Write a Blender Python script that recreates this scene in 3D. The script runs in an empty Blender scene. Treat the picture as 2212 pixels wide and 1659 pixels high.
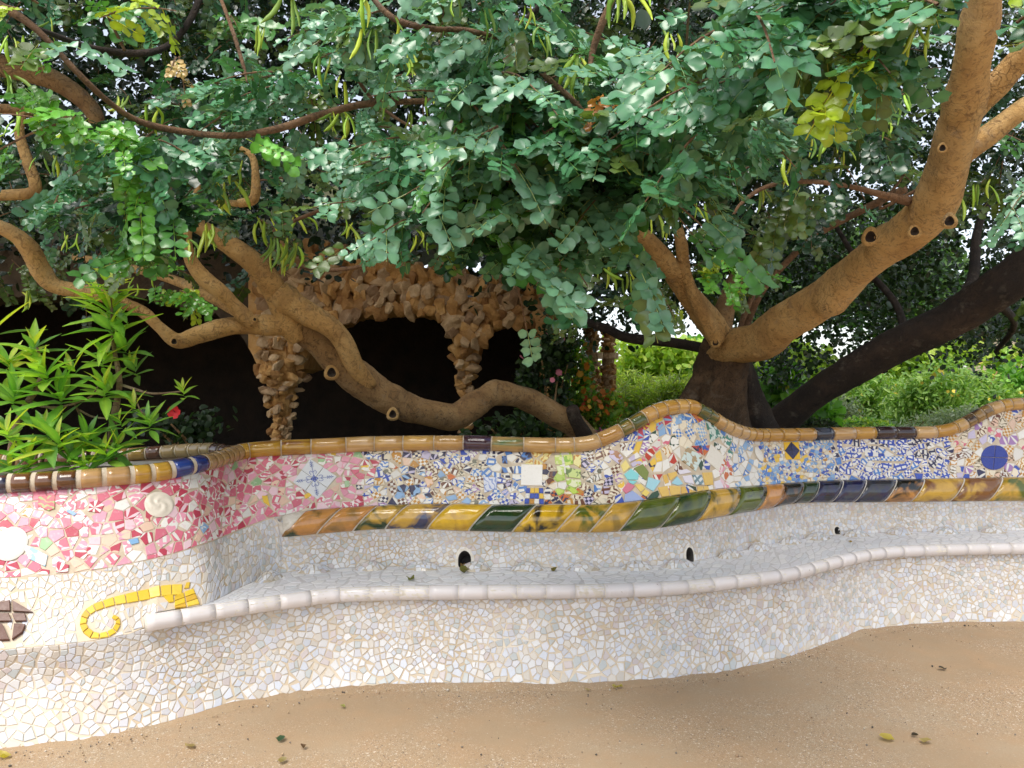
import bpy, bmesh, math, random
import numpy as np
from mathutils import Vector, Matrix

# ------------------------------------------------------------------ camera, sky, sun, exposure
SC = bpy.context.scene
COL = SC.collection
F = 1639.0                      # focal length in pixels of a 2211 x 1659 picture
EYE = 1.5
cam_d = bpy.data.cameras.new('camera'); cam = bpy.data.objects.new('camera', cam_d); COL.objects.link(cam)
cam.location = (0, 0, EYE); cam.rotation_euler = (math.radians(90), 0, 0)
cam_d.sensor_width = 36; cam_d.lens = 36 * F / 2211; cam_d.clip_end = 2000; cam_d.clip_start = 0.05
SC.camera = cam
SUN_EL, SUN_AZ = math.radians(60), math.radians(206)     # azimuth: direction the sun stands in, clockwise from +Y
w = bpy.data.worlds.new('World'); SC.world = w; w.use_nodes = True
nt = w.node_tree; bg = nt.nodes['Background']
sky = nt.nodes.new('ShaderNodeTexSky'); sky.sky_type = 'NISHITA'; sky.sun_disc = False
sky.sun_elevation = SUN_EL; sky.sun_rotation = SUN_AZ
sky.air_density = 1.0; sky.dust_density = 1.5; sky.ozone_density = 1.0
hs = nt.nodes.new('ShaderNodeHueSaturation'); hs.inputs['Saturation'].default_value = .42      # thin bright overcast
nt.links.new(sky.outputs[0], hs.inputs['Color']); nt.links.new(hs.outputs[0], bg.inputs[0]); bg.inputs[1].default_value = 0.12
sl = bpy.data.lights.new('sun', 'SUN'); sun = bpy.data.objects.new('sun', sl); COL.objects.link(sun)
sl.energy = 1.5; sl.angle = math.radians(34); sl.color = (1.0, 0.95, 0.86)
sd = Vector((math.sin(SUN_AZ) * math.cos(SUN_EL), math.cos(SUN_AZ) * math.cos(SUN_EL), math.sin(SUN_EL)))
sun.rotation_euler = (-sd).to_track_quat('-Z', 'Y').to_euler(); sun.location = (0, -5, 12)
SC.view_settings.view_transform = 'Standard'; SC.view_settings.look = 'None'
SC.view_settings.gamma = 1; SC.view_settings.exposure = 1.26
SC.view_settings.use_curve_mapping = False
SC.cycles.max_bounces = 4; SC.cycles.diffuse_bounces = 3; SC.cycles.glossy_bounces = 2; SC.cycles.transmission_bounces = 3; SC.cycles.use_denoising = True

RNG = np.random.default_rng(7); RND = random.Random(11)
def P(x, y, d):                 # picture position and distance -> world
    return np.array([(x - 1105.5) / F * d, d, EYE - (y - 829.5) / F * d])
def scr(p):                     # world -> picture position
    return 1105.5 + p[0] / p[1] * F, 829.5 - (p[2] - EYE) / p[1] * F

# ------------------------------------------------------------------ helpers
def tag(o, label=None, cat=None, group=None, kind=None):
    if label: o['label'] = label
    if cat: o['category'] = cat
    if group: o['group'] = group
    if kind: o['kind'] = kind
    return o
def empty(name, loc=(0, 0, 0)):
    o = bpy.data.objects.new(name, None); COL.objects.link(o); o.location = loc; o.empty_display_size = .1
    return o
def put(name, me, parent=None, mats=None, loc=None):
    o = bpy.data.objects.new(name, me); COL.objects.link(o)
    if mats:
        for m in (mats if isinstance(mats, (list, tuple)) else [mats]): me.materials.append(m)
    if loc is not None: o.location = loc
    if parent: o.parent = parent; 
    return o
def mesh(name, verts, faces, smooth=False, mi=None, cols=None, uv=None):
    """cols: dict name -> per-vertex rgb array; uv: per-vertex"""
    me = bpy.data.meshes.new(name)
    me.from_pydata([tuple(map(float, v)) for v in verts], [], [tuple(int(i) for i in f) for f in faces])
    if smooth: me.polygons.foreach_set('use_smooth', [True] * len(me.polygons))
    if mi is not None: me.polygons.foreach_set('material_index', np.asarray(mi, dtype=np.int32))
    deco(me, cols, uv)
    me.update(); return me
def deco(me, cols, uv):
    if cols:
        for k, c in cols.items():
            a = me.color_attributes.new(k, 'FLOAT_COLOR', 'POINT')
            c = np.asarray(c, dtype=np.float32).reshape(-1, 3)
            a.data.foreach_set('color', np.concatenate([c, np.ones((len(c), 1), np.float32)], 1).ravel())
    if uv is not None:
        l = me.uv_layers.new(name='UVMap')
        vi = np.empty(len(me.loops), np.int32); me.loops.foreach_get('vertex_index', vi)
        l.data.foreach_set('uv', np.asarray(uv, dtype=np.float32)[vi].ravel())
def tri_mesh(name, V, T, cols=None, smooth=False):      # big triangle meshes, fast
    me = bpy.data.meshes.new(name); V = np.asarray(V, np.float32); T = np.asarray(T, np.int32)
    me.vertices.add(len(V)); me.vertices.foreach_set('co', V.ravel())
    me.loops.add(T.size); me.loops.foreach_set('vertex_index', T.ravel())
    me.polygons.add(len(T)); me.polygons.foreach_set('loop_start', np.arange(0, T.size, 3, dtype=np.int32))
    me.polygons.foreach_set('loop_total', np.full(len(T), 3, np.int32))
    if smooth: me.polygons.foreach_set('use_smooth', np.ones(len(T), bool))
    me.update(calc_edges=True); deco(me, cols, None); return me
def pchip(xs, ys):
    xs = np.asarray(xs, float); ys = np.asarray(ys, float); h = np.diff(xs); dl = np.diff(ys) / h
    m = np.zeros_like(ys); m[0] = dl[0]; m[-1] = dl[-1]
    for i in range(1, len(xs) - 1):
        m[i] = 0 if dl[i-1] * dl[i] <= 0 else 2 * dl[i-1] * dl[i] / (dl[i-1] + dl[i]) * .5 + .25 * (dl[i-1] + dl[i])
    def f(x):
        x = np.asarray(x, float); i = np.clip(np.searchsorted(xs, x) - 1, 0, len(xs) - 2)
        t = (x - xs[i]) / h[i]; t2 = t * t; t3 = t2 * t
        r = (2*t3-3*t2+1)*ys[i] + (t3-2*t2+t)*h[i]*m[i] + (-2*t3+3*t2)*ys[i+1] + (t3-t2)*h[i]*m[i+1]
        return np.where(x < xs[0], ys[0] + m[0]*(x-xs[0]), np.where(x > xs[-1], ys[-1] + m[-1]*(x-xs[-1]), r))
    return f
def cur(pts):                   # control points (x, y, depth) -> function giving (N,3) world points
    a = np.array(pts, float); fy = pchip(a[:, 0], a[:, 1]); fd = pchip(a[:, 0], a[:, 2])
    def f(x):
        x = np.asarray(x, float); y = fy(x); d = fd(x)
        return np.stack([(x-1105.5)/F*d, d, EYE-(y-829.5)/F*d], -1)
    return f
def curz(pts, z):               # control points (x, depth) at fixed height
    a = np.array(pts, float); fd = pchip(a[:, 0], a[:, 1])
    def f(x):
        x = np.asarray(x, float); d = fd(x); return np.stack([(x-1105.5)/F*d, d, np.full_like(d, z)], -1)
    return f
def catmull(pts, n=6):
    p = np.asarray(pts, float); p = np.vstack([2*p[0]-p[1], p, 2*p[-1]-p[-2]]); out = []
    for i in range(1, len(p) - 2):
        for t in np.linspace(0, 1, n, endpoint=False):
            out.append(.5*((2*p[i])+(-p[i-1]+p[i+1])*t+(2*p[i-1]-5*p[i]+4*p[i+1]-p[i+2])*t*t+(-p[i-1]+3*p[i]-3*p[i+1]+p[i+2])*t**3))
    out.append(p[-2]); return np.array(out)
def frames(path):
    p = np.asarray(path, float); t = np.gradient(p, axis=0); t /= np.linalg.norm(t, axis=1)[:, None] + 1e-9
    up = np.array([0, 0, 1.]) if abs(t[0][2]) < .9 else np.array([1., 0, 0])
    a = np.cross(t[0], up); a /= np.linalg.norm(a); A = [a]
    for i in range(1, len(p)):
        a = A[-1] - t[i] * np.dot(A[-1], t[i]); a /= np.linalg.norm(a) + 1e-9; A.append(a)
    A = np.array(A); return t, A, np.cross(t, A)
def tube(path, rad, sides=10, cap=True, rough=0.0, rng=None, flat=1.0):
    path = np.asarray(path, float); rad = np.broadcast_to(np.asarray(rad, float), (len(path),)).copy()
    t, A, B = frames(path); n = len(path); V = []; Fc = []
    for i in range(n):
        for k in range(sides):
            an = 2*math.pi*k/sides; r = rad[i]
            if rough and rng is not None: r *= 1 + rng.normal(0, rough)
            V.append(path[i] + A[i]*math.cos(an)*r + B[i]*math.sin(an)*r*flat)
    for i in range(n-1):
        for k in range(sides):
            k2 = (k+1) % sides; Fc.append((i*sides+k, i*sides+k2, (i+1)*sides+k2, (i+1)*sides+k))
    if cap:
        Fc.append(tuple(range(sides))[::-1]); Fc.append(tuple((n-1)*sides+k for k in range(sides)))
    return V, Fc
class MB:
    def __init__(s): s.V = []; s.F = []; s.mi = []; s.c = []
    def add(s, V, Fc, mi=0, col=(1, 1, 1)):
        o = len(s.V); s.V += list(V); s.F += [tuple(i+o for i in f) for f in Fc]; s.mi += [mi]*len(Fc); s.c += [col]*len(V)
    def build(s, name, parent=None, mats=None, smooth=False):
        return put(name, mesh(name, s.V, s.F, smooth, s.mi, {'tint': s.c}), parent, mats)

# ------------------------------------------------------------------ materials
def newmat(name):
    m = bpy.data.materials.new(name); m.use_nodes = True; n = m.node_tree; b = n.nodes['Principled BSDF']
    return m, n, b
def N(n, t, **k):
    x = n.nodes.new(t)
    for a, v in k.items(): setattr(x, a, v)
    return x
def ramp(n, src, stops, interp='LINEAR'):
    r = n.nodes.new('ShaderNodeValToRGB'); r.color_ramp.interpolation = interp
    e = r.color_ramp.elements
    while len(e) < len(stops): e.new(.5)
    for x, (p, c) in zip(e, stops):
        x.position = p; x.color = (*c, 1) if len(c) == 3 else c
    n.links.new(src, r.inputs[0]); return r.outputs[0]
def mixc(n, fac, a, b, mode='MIX'):
    x = n.nodes.new('ShaderNodeMix'); x.data_type = 'RGBA'; x.blend_type = mode
    for i, v in ((0, fac), (6, a), (7, b)):
        if hasattr(v, 'is_linked') or hasattr(v, 'links'): n.links.new(v, x.inputs[i])
        else: x.inputs[i].default_value = v if i == 0 else (*v, 1)
    return x.outputs[2]
def math_(n, op, a, b=0.0, c=None):
    x = n.nodes.new('ShaderNodeMath'); x.operation = op
    for i, v in enumerate((a, b) if c is None else (a, b, c)):
        if hasattr(v, 'links'): n.links.new(v, x.inputs[i])
        else: x.inputs[i].default_value = v
    return x.outputs[0]
def noise(n, vec, scale, detail=4, rough=.55, dist=0):
    x = n.nodes.new('ShaderNodeTexNoise'); x.inputs['Scale'].default_value = scale
    x.inputs['Detail'].default_value = detail; x.inputs['Roughness'].default_value = rough; x.inputs['Distortion'].default_value = dist
    if vec is not None: n.links.new(vec, x.inputs['Vector'])
    return x
def bump(n, b, h, strength=.3, dist=.01):
    x = n.nodes.new('ShaderNodeBump'); x.inputs['Strength'].default_value = strength; x.inputs['Distance'].default_value = dist
    n.links.new(h, x.inputs['Height']); n.links.new(x.outputs[0], b.inputs['Normal'])
def attr(n, name): x = n.nodes.new('ShaderNodeAttribute'); x.attribute_name = name; return x.outputs['Color']
def objco(n): return n.nodes.new('ShaderNodeTexCoord').outputs['Object']
def geopos(n): return n.nodes.new('ShaderNodeNewGeometry').outputs['Position']

def mat_rough(name, c1, c2, scale=30, bs=.5, bd=.01, rough=.85, c3=None, pos=True):
    m, n, b = newmat(name); v = geopos(n) if pos else objco(n)
    a = noise(n, v, scale, 6); st = [(.3, c1), (.7, c2)] if c3 is None else [(.25, c1), (.5, c2), (.75, c3)]
    n.links.new(ramp(n, a.outputs[0], st), b.inputs['Base Color']); b.inputs['Roughness'].default_value = rough
    f = noise(n, v, scale*4, 6, .65); bump(n, b, f.outputs[0], bs, bd); return m
M = {}
M['grout_tan'] = mat_rough('grout_tan', (.48, .365, .235), (.68, .59, .47), 3.0, .6, .004, .9)
M['grout_pale'] = mat_rough('grout_pale', (.46, .37, .26), (.66, .57, .45), 14, .6, .004, .9)
M['grout_white'] = mat_rough('grout_white', (.55, .49, .40), (.75, .70, .62), 30, .7, .004, .9)
M['grout_seat'] = mat_rough('grout_seat', (.53, .51, .51), (.60, .58, .58), 30, .4, .003, .8)
M['concrete'] = mat_rough('concrete', (.26, .25, .23), (.42, .40, .37), 12, .4, .004, .9)
M['soil'] = mat_rough('soil', (.05, .035, .022), (.11, .075, .045), 10, .8, .02, .95)
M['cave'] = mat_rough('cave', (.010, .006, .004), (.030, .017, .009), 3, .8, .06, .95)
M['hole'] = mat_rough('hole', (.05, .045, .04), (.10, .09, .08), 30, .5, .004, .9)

def shard_mat(name, kind):
    """glazed tile: ca ground colour, cb printed motif; uv is local to each shard"""
    m, n, b = newmat(name); ca, cb = attr(n, 'ca'), attr(n, 'cb')
    uvn = n.nodes.new('ShaderNodeUVMap').outputs[0]
    fine = noise(n, geopos(n), 160, 3).outputs[0]
    if kind == 'plain':
        st = noise(n, geopos(n), 55, 4).outputs[0]
        fac = ramp(n, st, [(.56, (0, 0, 0)), (.82, (.55, .55, .55))])
        base = mixc(n, fac, ca, cb)
    else:
        ws = noise(n, uvn, 22, 2).outputs['Color']
        vm = N(n, 'ShaderNodeVectorMath', operation='MULTIPLY_ADD'); n.links.new(ws, vm.inputs[0])
        vm.inputs[1].default_value = (.02, .02, 0); n.links.new(uvn, vm.inputs[2]); wv = vm.outputs[0]
        sx = n.nodes.new('ShaderNodeSeparateXYZ'); n.links.new(uvn, sx.inputs[0]); u, v = sx.outputs[0], sx.outputs[1]
        if kind == 'petal':     # fan of petals round the shard's own origin
            an = math_(n, 'ARCTAN2', v, u); rr = math_(n, 'SQRT', math_(n, 'ADD', math_(n, 'MULTIPLY', u, u), math_(n, 'MULTIPLY', v, v)))
            s = math_(n, 'SINE', math_(n, 'MULTIPLY', an, 6)); k = math_(n, 'GREATER_THAN', s, math_(n, 'MULTIPLY_ADD', rr, -14, .15))
            ring = math_(n, 'GREATER_THAN', .075, rr); fac = math_(n, 'MULTIPLY', k, ring); 
        elif kind == 'stripe':
            s = math_(n, 'SINE', math_(n, 'MULTIPLY', u, 190)); s2 = math_(n, 'SINE', math_(n, 'MULTIPLY', v, 140))
            k = math_(n, 'GREATER_THAN', s, .1); k2 = math_(n, 'GREATER_THAN', s2, .75); fac = math_(n, 'MAXIMUM', k, k2)
        elif kind == 'curl':
            wt = n.nodes.new('ShaderNodeTexWave'); wt.wave_type = 'RINGS'; wt.inputs['Scale'].default_value = 12
            wt.inputs['Distortion'].default_value = 9; wt.inputs['Detail'].default_value = 1; wt.inputs['Detail Scale'].default_value = 2.2
            n.links.new(wv, wt.inputs['Vector']); fac = ramp(n, wt.outputs[1], [(.62, (0, 0, 0)), (.68, (1, 1, 1))])
        elif kind == 'blot':
            s = noise(n, uvn, 24, 1, .4, .6).outputs[0]; fac = ramp(n, s, [(.5, (0, 0, 0)), (.53, (1, 1, 1))])
        elif kind == 'check':
            ck = n.nodes.new('ShaderNodeTexChecker'); ck.inputs['Scale'].default_value = 60; n.links.new(uvn, ck.inputs['Vector']); fac = ck.outputs[1]
        base = mixc(n, fac, ca, cb)
    base = mixc(n, ramp(n, fine, [(.35, (0, 0, 0)), (.7, (.10, .10, .10))]), base, (.45, .36, .26))
    n.links.new(base, b.inputs['Base Color'])
    rr = ramp(n, noise(n, geopos(n), 30, 3).outputs[0], [(.3, (.34,)*3), (.75, (.52,)*3)])
    n.links.new(rr, b.inputs['Roughness'])
    bump(n, b, noise(n, geopos(n), 45, 2).outputs[0], .06, .004)
    return m
SH = ['plain', 'petal', 'stripe', 'curl', 'blot', 'check']
SHM = [shard_mat('tile_' + k, k) for k in SH]

def glaze(name, streak=(7, 7), thr=(.5, .6), dist=.8, rough=.07):
    m, n, b = newmat(name); ca, cb = attr(n, 'ca'), attr(n, 'cb'); uvn = n.nodes.new('ShaderNodeUVMap').outputs[0]
    mp = n.nodes.new('ShaderNodeMapping'); mp.inputs['Scale'].default_value = (streak[0], streak[1], 1); n.links.new(uvn, mp.inputs[0])
    s = noise(n, mp.outputs[0], 1, 3, .5, dist).outputs[0]
    base = mixc(n, ramp(n, s, [(thr[0], (0, 0, 0)), (thr[1], (1, 1, 1))]), ca, cb)
    s2 = noise(n, mp.outputs[0], 3, 4, .6).outputs[0]
    base = mixc(n, ramp(n, s2, [(.4, (0, 0, 0)), (.8, (.35, .35, .35))]), base, (.10, .05, .015))
    n.links.new(base, b.inputs['Base Color']); b.inputs['Roughness'].default_value = rough
    b.inputs['Coat Weight'].default_value = .5; b.inputs['Coat Roughness'].default_value = .04
    bump(n, b, noise(n, mp.outputs[0], 2.2, 3).outputs[0], .10, .01); return m
M['roll'] = glaze('roll_glaze', (6.5, 8), (.48, .63), 1.0)
M['rail'] = glaze('rail_glaze', (3.5, 26), (.50, .66), .4, .10)
def lip_mat():
    m, n, b = newmat('white_glaze'); a = attr(n, 'ca')
    s = noise(n, geopos(n), 3, 4).outputs[0]
    c = mixc(n, ramp(n, s, [(.4, (0, 0, 0)), (.75, (.35,)*3)]), a, (.62, .54, .46))
    sp = noise(n, geopos(n), 55, 2).outputs[0]
    c = mixc(n, ramp(n, sp, [(.74, (0, 0, 0)), (.78, (.8,)*3)]), c, (.25, .17, .09))
    n.links.new(c, b.inputs['Base Color']); b.inputs['Roughness'].default_value = .22
    bump(n, b, noise(n, geopos(n), 25, 2).outputs[0], .05, .004); return m
M['lip'] = lip_mat()

def ground_mat():
    m, n, b = newmat('sandy_ground'); v = geopos(n)
    big = noise(n, v, .9, 5, .6).outputs[0]; mid = noise(n, v, 6, 6, .65).outputs[0]
    c = ramp(n, big, [(.30, (.335, .228, .132)), (.5, (.375, .265, .16)), (.70, (.405, .302, .195))])
    c = mixc(n, ramp(n, mid, [(.42, (0, 0, 0)), (.68, (.5,)*3)]), c, (.42, .262, .14))
    patch = ramp(n, noise(n, v, 1.3, 4).outputs[0], [(.42, (.12,)*3), (.62, (1, 1, 1))])
    for sc, lo, col, am in ((170, .20, (.10, .085, .07), .8), (210, .17, (.75, .69, .60), .85), (95, .10, (.14, .11, .09), .75), (80, .09, (.66, .57, .46), .8), (120, .12, (.30, .15, .08), .6)):
        vo = n.nodes.new('ShaderNodeTexVoronoi'); vo.inputs['Scale'].default_value = sc; n.links.new(v, vo.inputs['Vector'])
        wn = n.nodes.new('ShaderNodeTexWhiteNoise'); n.links.new(vo.outputs['Position'], wn.inputs[0])
        k = math_(n, 'MULTIPLY', math_(n, 'LESS_THAN', vo.outputs['Distance'], .36), math_(n, 'LESS_THAN', wn.outputs[0], lo*1.6))
        k = math_(n, 'MULTIPLY', math_(n, 'MULTIPLY', k, patch), am); c = mixc(n, k, c, col)
    n.links.new(c, b.inputs['Base Color']); b.inputs['Roughness'].default_value = .93
    h = math_(n, 'ADD', noise(n, v, 190, 5, .7).outputs[0], math_(n, 'MULTIPLY', mid, .8)); bump(n, b, h, .55, .006); return m
M['ground'] = ground_mat()

def bark_mat(name, c1, c2, c3, dark=(.035, .022, .014)):
    m, n, b = newmat(name); v = geopos(n)
    a = noise(n, v, 5, 6, .6, .5).outputs[0]; c = ramp(n, a, [(.3, c1), (.5, c2), (.72, c3)])
    s = noise(n, v, 22, 8, .75, 1.8).outputs[0]; c = mixc(n, ramp(n, s, [(.50, (0, 0, 0)), (.66, (.85,)*3)]), c, dark)
    l = noise(n, v, 11, 4, .6).outputs[0]; c = mixc(n, ramp(n, l, [(.58, (0, 0, 0)), (.75, (.4,)*3)]), c, (.30, .25, .19))
    g = noise(n, v, 2.6, 5, .6, .3).outputs[0]; c = mixc(n, ramp(n, g, [(.52, (0, 0, 0)), (.66, (.55,)*3)]), c, mixc(n, .5, c1, dark))
    cr = n.nodes.new('ShaderNodeTexVoronoi'); cr.feature = 'DISTANCE_TO_EDGE'; cr.inputs['Scale'].default_value = 17; dv = N(n, 'ShaderNodeVectorMath', operation='MULTIPLY_ADD'); n.links.new(noise(n, v, 9, 3).outputs['Color'], dv.inputs[0]); dv.inputs[1].default_value = (.16, .16, .16); n.links.new(v, dv.inputs[2]); n.links.new(dv.outputs[0], cr.inputs['Vector'])
    crk = ramp(n, cr.outputs['Distance'], [(.0, (.45,)*3), (.05, (0, 0, 0))]); crk = math_(n, 'MULTIPLY', crk, ramp(n, noise(n, v, 4, 2).outputs[0], [(.48, (0, 0, 0)), (.6, (1, 1, 1))])); c = mixc(n, crk, c, dark)
    n.links.new(c, b.inputs['Base Color']); b.inputs['Roughness'].default_value = .82
    s = math_(n, 'SUBTRACT', s, math_(n, 'MULTIPLY', crk, 1.2))
    h = math_(n, 'ADD', math_(n, 'MULTIPLY', s, .8), noise(n, v, 90, 5, .7).outputs[0]); bump(n, b, h, .9, .02); return m
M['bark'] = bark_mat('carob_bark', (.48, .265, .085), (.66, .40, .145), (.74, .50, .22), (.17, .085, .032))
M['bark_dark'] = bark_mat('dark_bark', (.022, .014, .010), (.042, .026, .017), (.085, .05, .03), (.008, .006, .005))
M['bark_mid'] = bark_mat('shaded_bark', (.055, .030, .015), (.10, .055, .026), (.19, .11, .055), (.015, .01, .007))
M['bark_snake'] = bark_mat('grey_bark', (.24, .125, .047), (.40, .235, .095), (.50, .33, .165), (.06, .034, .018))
M['twig'] = bark_mat('twig_bark', (.17, .09, .045), (.28, .155, .08), (.36, .22, .12))
M['oleander_stem'] = bark_mat('oleander_stem', (.24, .15, .085), (.34, .23, .14), (.42, .33, .22))

def leaf_mat(name, rough=.28, trans=.12, vein=True):
    m, n, b = newmat(name); t = attr(n, 'tint'); v = geopos(n)
    s = noise(n, v, 30, 1).outputs[0]
    c = mixc(n, ramp(n, s, [(.4, (0, 0, 0)), (.75, (.4,)*3)]), t, mixc(n, .5, t, (.015, .035, .02)))
    n.links.new(c, b.inputs['Base Color']); b.inputs['Roughness'].default_value = rough; b.inputs['Specular IOR Level'].default_value = .6
    tr = n.nodes.new('ShaderNodeBsdfTranslucent'); tc = mixc(n, 1.0, t, (1.9, 2.0, .7), 'MULTIPLY'); n.links.new(tc, tr.inputs[0])
    mx = n.nodes.new('ShaderNodeMixShader'); mx.inputs[0].default_value = trans
    n.links.new(b.outputs[0], mx.inputs[1]); n.links.new(tr.outputs[0], mx.inputs[2])
    n.links.new(mx.outputs[0], n.nodes['Material Output'].inputs[0])
    return m
M['leaf'] = leaf_mat('carob_leaf', .27, .12); M['lance'] = leaf_mat('oleander_leaf', .3, .35); M['shrub'] = leaf_mat('shrub_leaf', .5, .35)
def tintmat(name, rough=.5):
    m, n, b = newmat(name); n.links.new(attr(n, 'tint'), b.inputs['Base Color']); b.inputs['Roughness'].default_value = rough
    bump(n, b, noise(n, geopos(n), 80, 3).outputs[0], .2, .004); return m
M['pod'] = tintmat('pod_skin', .4); M['flower'] = tintmat('flower_petal', .6)
M['stone'] = mat_rough('rustic_stone', (.28, .13, .040), (.50, .28, .10), 7, .9, .03, .92, (.55, .36, .18))
def vary(m):
    n = m.node_tree; b = n.nodes['Principled BSDF']; src = b.inputs['Base Color'].links[0].from_socket; oi = n.nodes.new('ShaderNodeObjectInfo')
    c = mixc(n, 1.0, src, ramp(n, oi.outputs['Random'], [(0, (.62, .52, .46)), (.35, (1, .95, .9)), (.7, (1.15, 1.1, 1.0)), (1, (1.35, 1.35, 1.3))]), 'MULTIPLY'); n.links.new(c, b.inputs['Base Color']); return m
M['stone_pale'] = mat_rough('pale_stone', (.34, .21, .11), (.52, .36, .21), 9, .9, .03, .92, (.66, .50, .34))
vary(M['stone']); vary(M['stone_pale'])
M['grass'] = mat_rough('lawn', (.07, .14, .02), (.16, .25, .04), 14, .9, .03, .9)
M['garden'] = mat_rough('garden_soil', (.05, .045, .02), (.09, .10, .03), 2, .8, .03, .95)
M['stucco'] = mat_rough('stucco', (.60, .40, .30), (.70, .52, .42), 2, .2, .01, .9)
M['terracotta'] = mat_rough('terracotta', (.42, .14, .06), (.52, .20, .09), 8, .3, .02, .85)
# ------------------------------------------------------------------ the mosaic bench
_put0 = put
def put(name, me, parent=None, mats=None, loc=None):
    o = _put0(name, me, parent, mats, loc)
    if parent is not None and parent.type == 'EMPTY': o.matrix_parent_inverse = Matrix.Translation(-parent.location)
    return o
def srgb(h):
    h = h.lstrip('#'); c = [int(h[i:i+2], 16) / 255 for i in (0, 2, 4)]
    return tuple((x / 12.92 if x < .04045 else ((x + .055) / 1.055) ** 2.4) * .86 for x in c)
K = .8671
def zc(sc, ox, oy, pts): return [((ox + x / sc) * K, (oy + y / sc) * K) for x, y in pts]

XS = np.arange(-150, 2361, 3.0)
foot = [(0, 1622), (110, 1612), (250, 1590), (400, 1555), (500, 1527), (600, 1507), (700, 1494), (800, 1487), (950, 1483), (1105, 1484), (1250, 1483),
        (1400, 1474), (1500, 1465), (1600, 1450), (1700, 1425), (1800, 1388), (1870, 1366), (1950, 1355), (2050, 1349), (2211, 1347), (2360, 1352)]
cA = curz([(-150, 3.03)] + [(x, 2458.5 / (y - 829.5)) for x, y in foot], -0.02)
lip = [(-150, 3.08), (0, 3.18), (150, 3.26), (250, 3.35), (313, 3.43), (616, 3.78), (737, 3.90), (1104, 3.955), (1300, 3.975), (1470, 4.04), (1600, 4.17), (1700, 4.31), (1801, 4.60), (1870, 4.79), (1930, 4.90), (2050, 4.96), (2211, 5.0), (2360, 4.99)]
cC = curz(lip, .415)
lipd = pchip(*np.array(lip).T)
Ed = [(440, 3.605), (529, 3.95), (565, 4.09), (597, 4.19), (660, 4.27), (867, 4.36), (1063, 4.33), (1298, 4.34), (1400, 4.37), (1470, 4.43), (1564, 4.65), (1627, 4.85), (1700, 5.06), (1776, 5.22), (1904, 5.34), (2211, 5.42), (2360, 5.42)]
Ed = [(x, lipd(x) + (.015 if x < 313 else .022 if x < 330 else .03)) for x in (-150, 0, 150, 250, 305, 325, 380)] + Ed
Edf = pchip(*np.array(Ed).T)
def cE(x):
    x = np.asarray(x, float); d = Edf(x); z = np.interp(x, [280, 312, 335], [.381, .396, .452]); return np.stack([(x-1105.5)/F*d, d, z], -1)
Gy = pchip(*np.array([(-150, 1256), (0, 1248), (151, 1238), (299, 1213), (364, 1198), (434, 1176), (489, 1155), (559, 1127), (607, 1114), (662, 1103), (800, 1093), (940, 1088), (1100, 1090), (1250, 1090), (1340, 1086), (1450, 1071), (1540, 1057), (1650, 1047), (1730, 1041), (1801, 1037), (1955, 1035), (2211, 1031), (2360, 1031)]).T)
Gd = pchip(*np.array([(-150, 3.32), (0, 3.40), (151, 3.48), (299, 3.60), (364, 3.68), (434, 3.80), (489, 4.03), (559, 4.22), (607, 4.30), (662, 4.36), (867, 4.46), (1063, 4.43), (1298, 4.44), (1400, 4.47), (1470, 4.53), (1564, 4.74), (1627, 4.94), (1700, 5.15), (1776, 5.31), (1904, 5.43), (2211, 5.51), (2360, 5.51)]).T)
Fy0 = pchip(*np.array([(-150, 1257), (0, 1249), (151, 1239), (299, 1214), (364, 1199), (434, 1178), (489, 1157), (559, 1129), (590, 1120), (598, 1122), (608, 1160), (700, 1152), (867, 1142), (1012, 1147), (1190, 1150), (1277, 1150), (1424, 1140), (1551, 1117), (1648, 1100), (1724, 1087), (1878, 1085), (2211, 1082), (2360, 1082)]).T)
Fdf = lambda x: Gd(x) - np.interp(x, [590, 620], [.0, .05])
mk = lambda x, y, d: np.stack([(x-1105.5)/F*d, d, EYE-(y-829.5)/F*d], -1)
cG = lambda x: mk(np.asarray(x, float), Gy(x), Gd(x))
cF = lambda x: mk(np.asarray(x, float), Fy0(x), Fdf(x))
railp = [(-150, 1052, 3.50), (0, 1045, 3.58), (100, 1040, 3.64), (200, 1033, 3.71), (334, 1021, 3.86), (412, 1006, 4.0), (468, 993, 4.22), (505, 980, 4.42), (530, 974, 4.49), (600, 968, 4.54), (700, 964, 4.60), (800, 959, 4.65), (1000, 957, 4.66), (1100, 960, 4.65),
         (1200, 962, 4.64), (1270, 958, 4.63), (1320, 940, 4.64), (1370, 914, 4.67), (1410, 892, 4.71), (1450, 880, 4.76), (1485, 878, 4.81), (1520, 892, 4.88), (1560, 917, 4.97), (1600, 934, 5.08), (1640, 940, 5.2), (1720, 939, 5.38), (1800, 937, 5.49), (1900, 935, 5.58), (2010, 934, 5.64), (2060, 925, 5.65), (2100, 905, 5.66), (2140, 884, 5.67), (2180, 874, 5.68), (2230, 872, 5.69), (2290, 890, 5.69), (2360, 915, 5.69)]
cI = cur(railp)
cH = lambda x: cI(x) + np.array([0, -.012, -.040])

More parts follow.
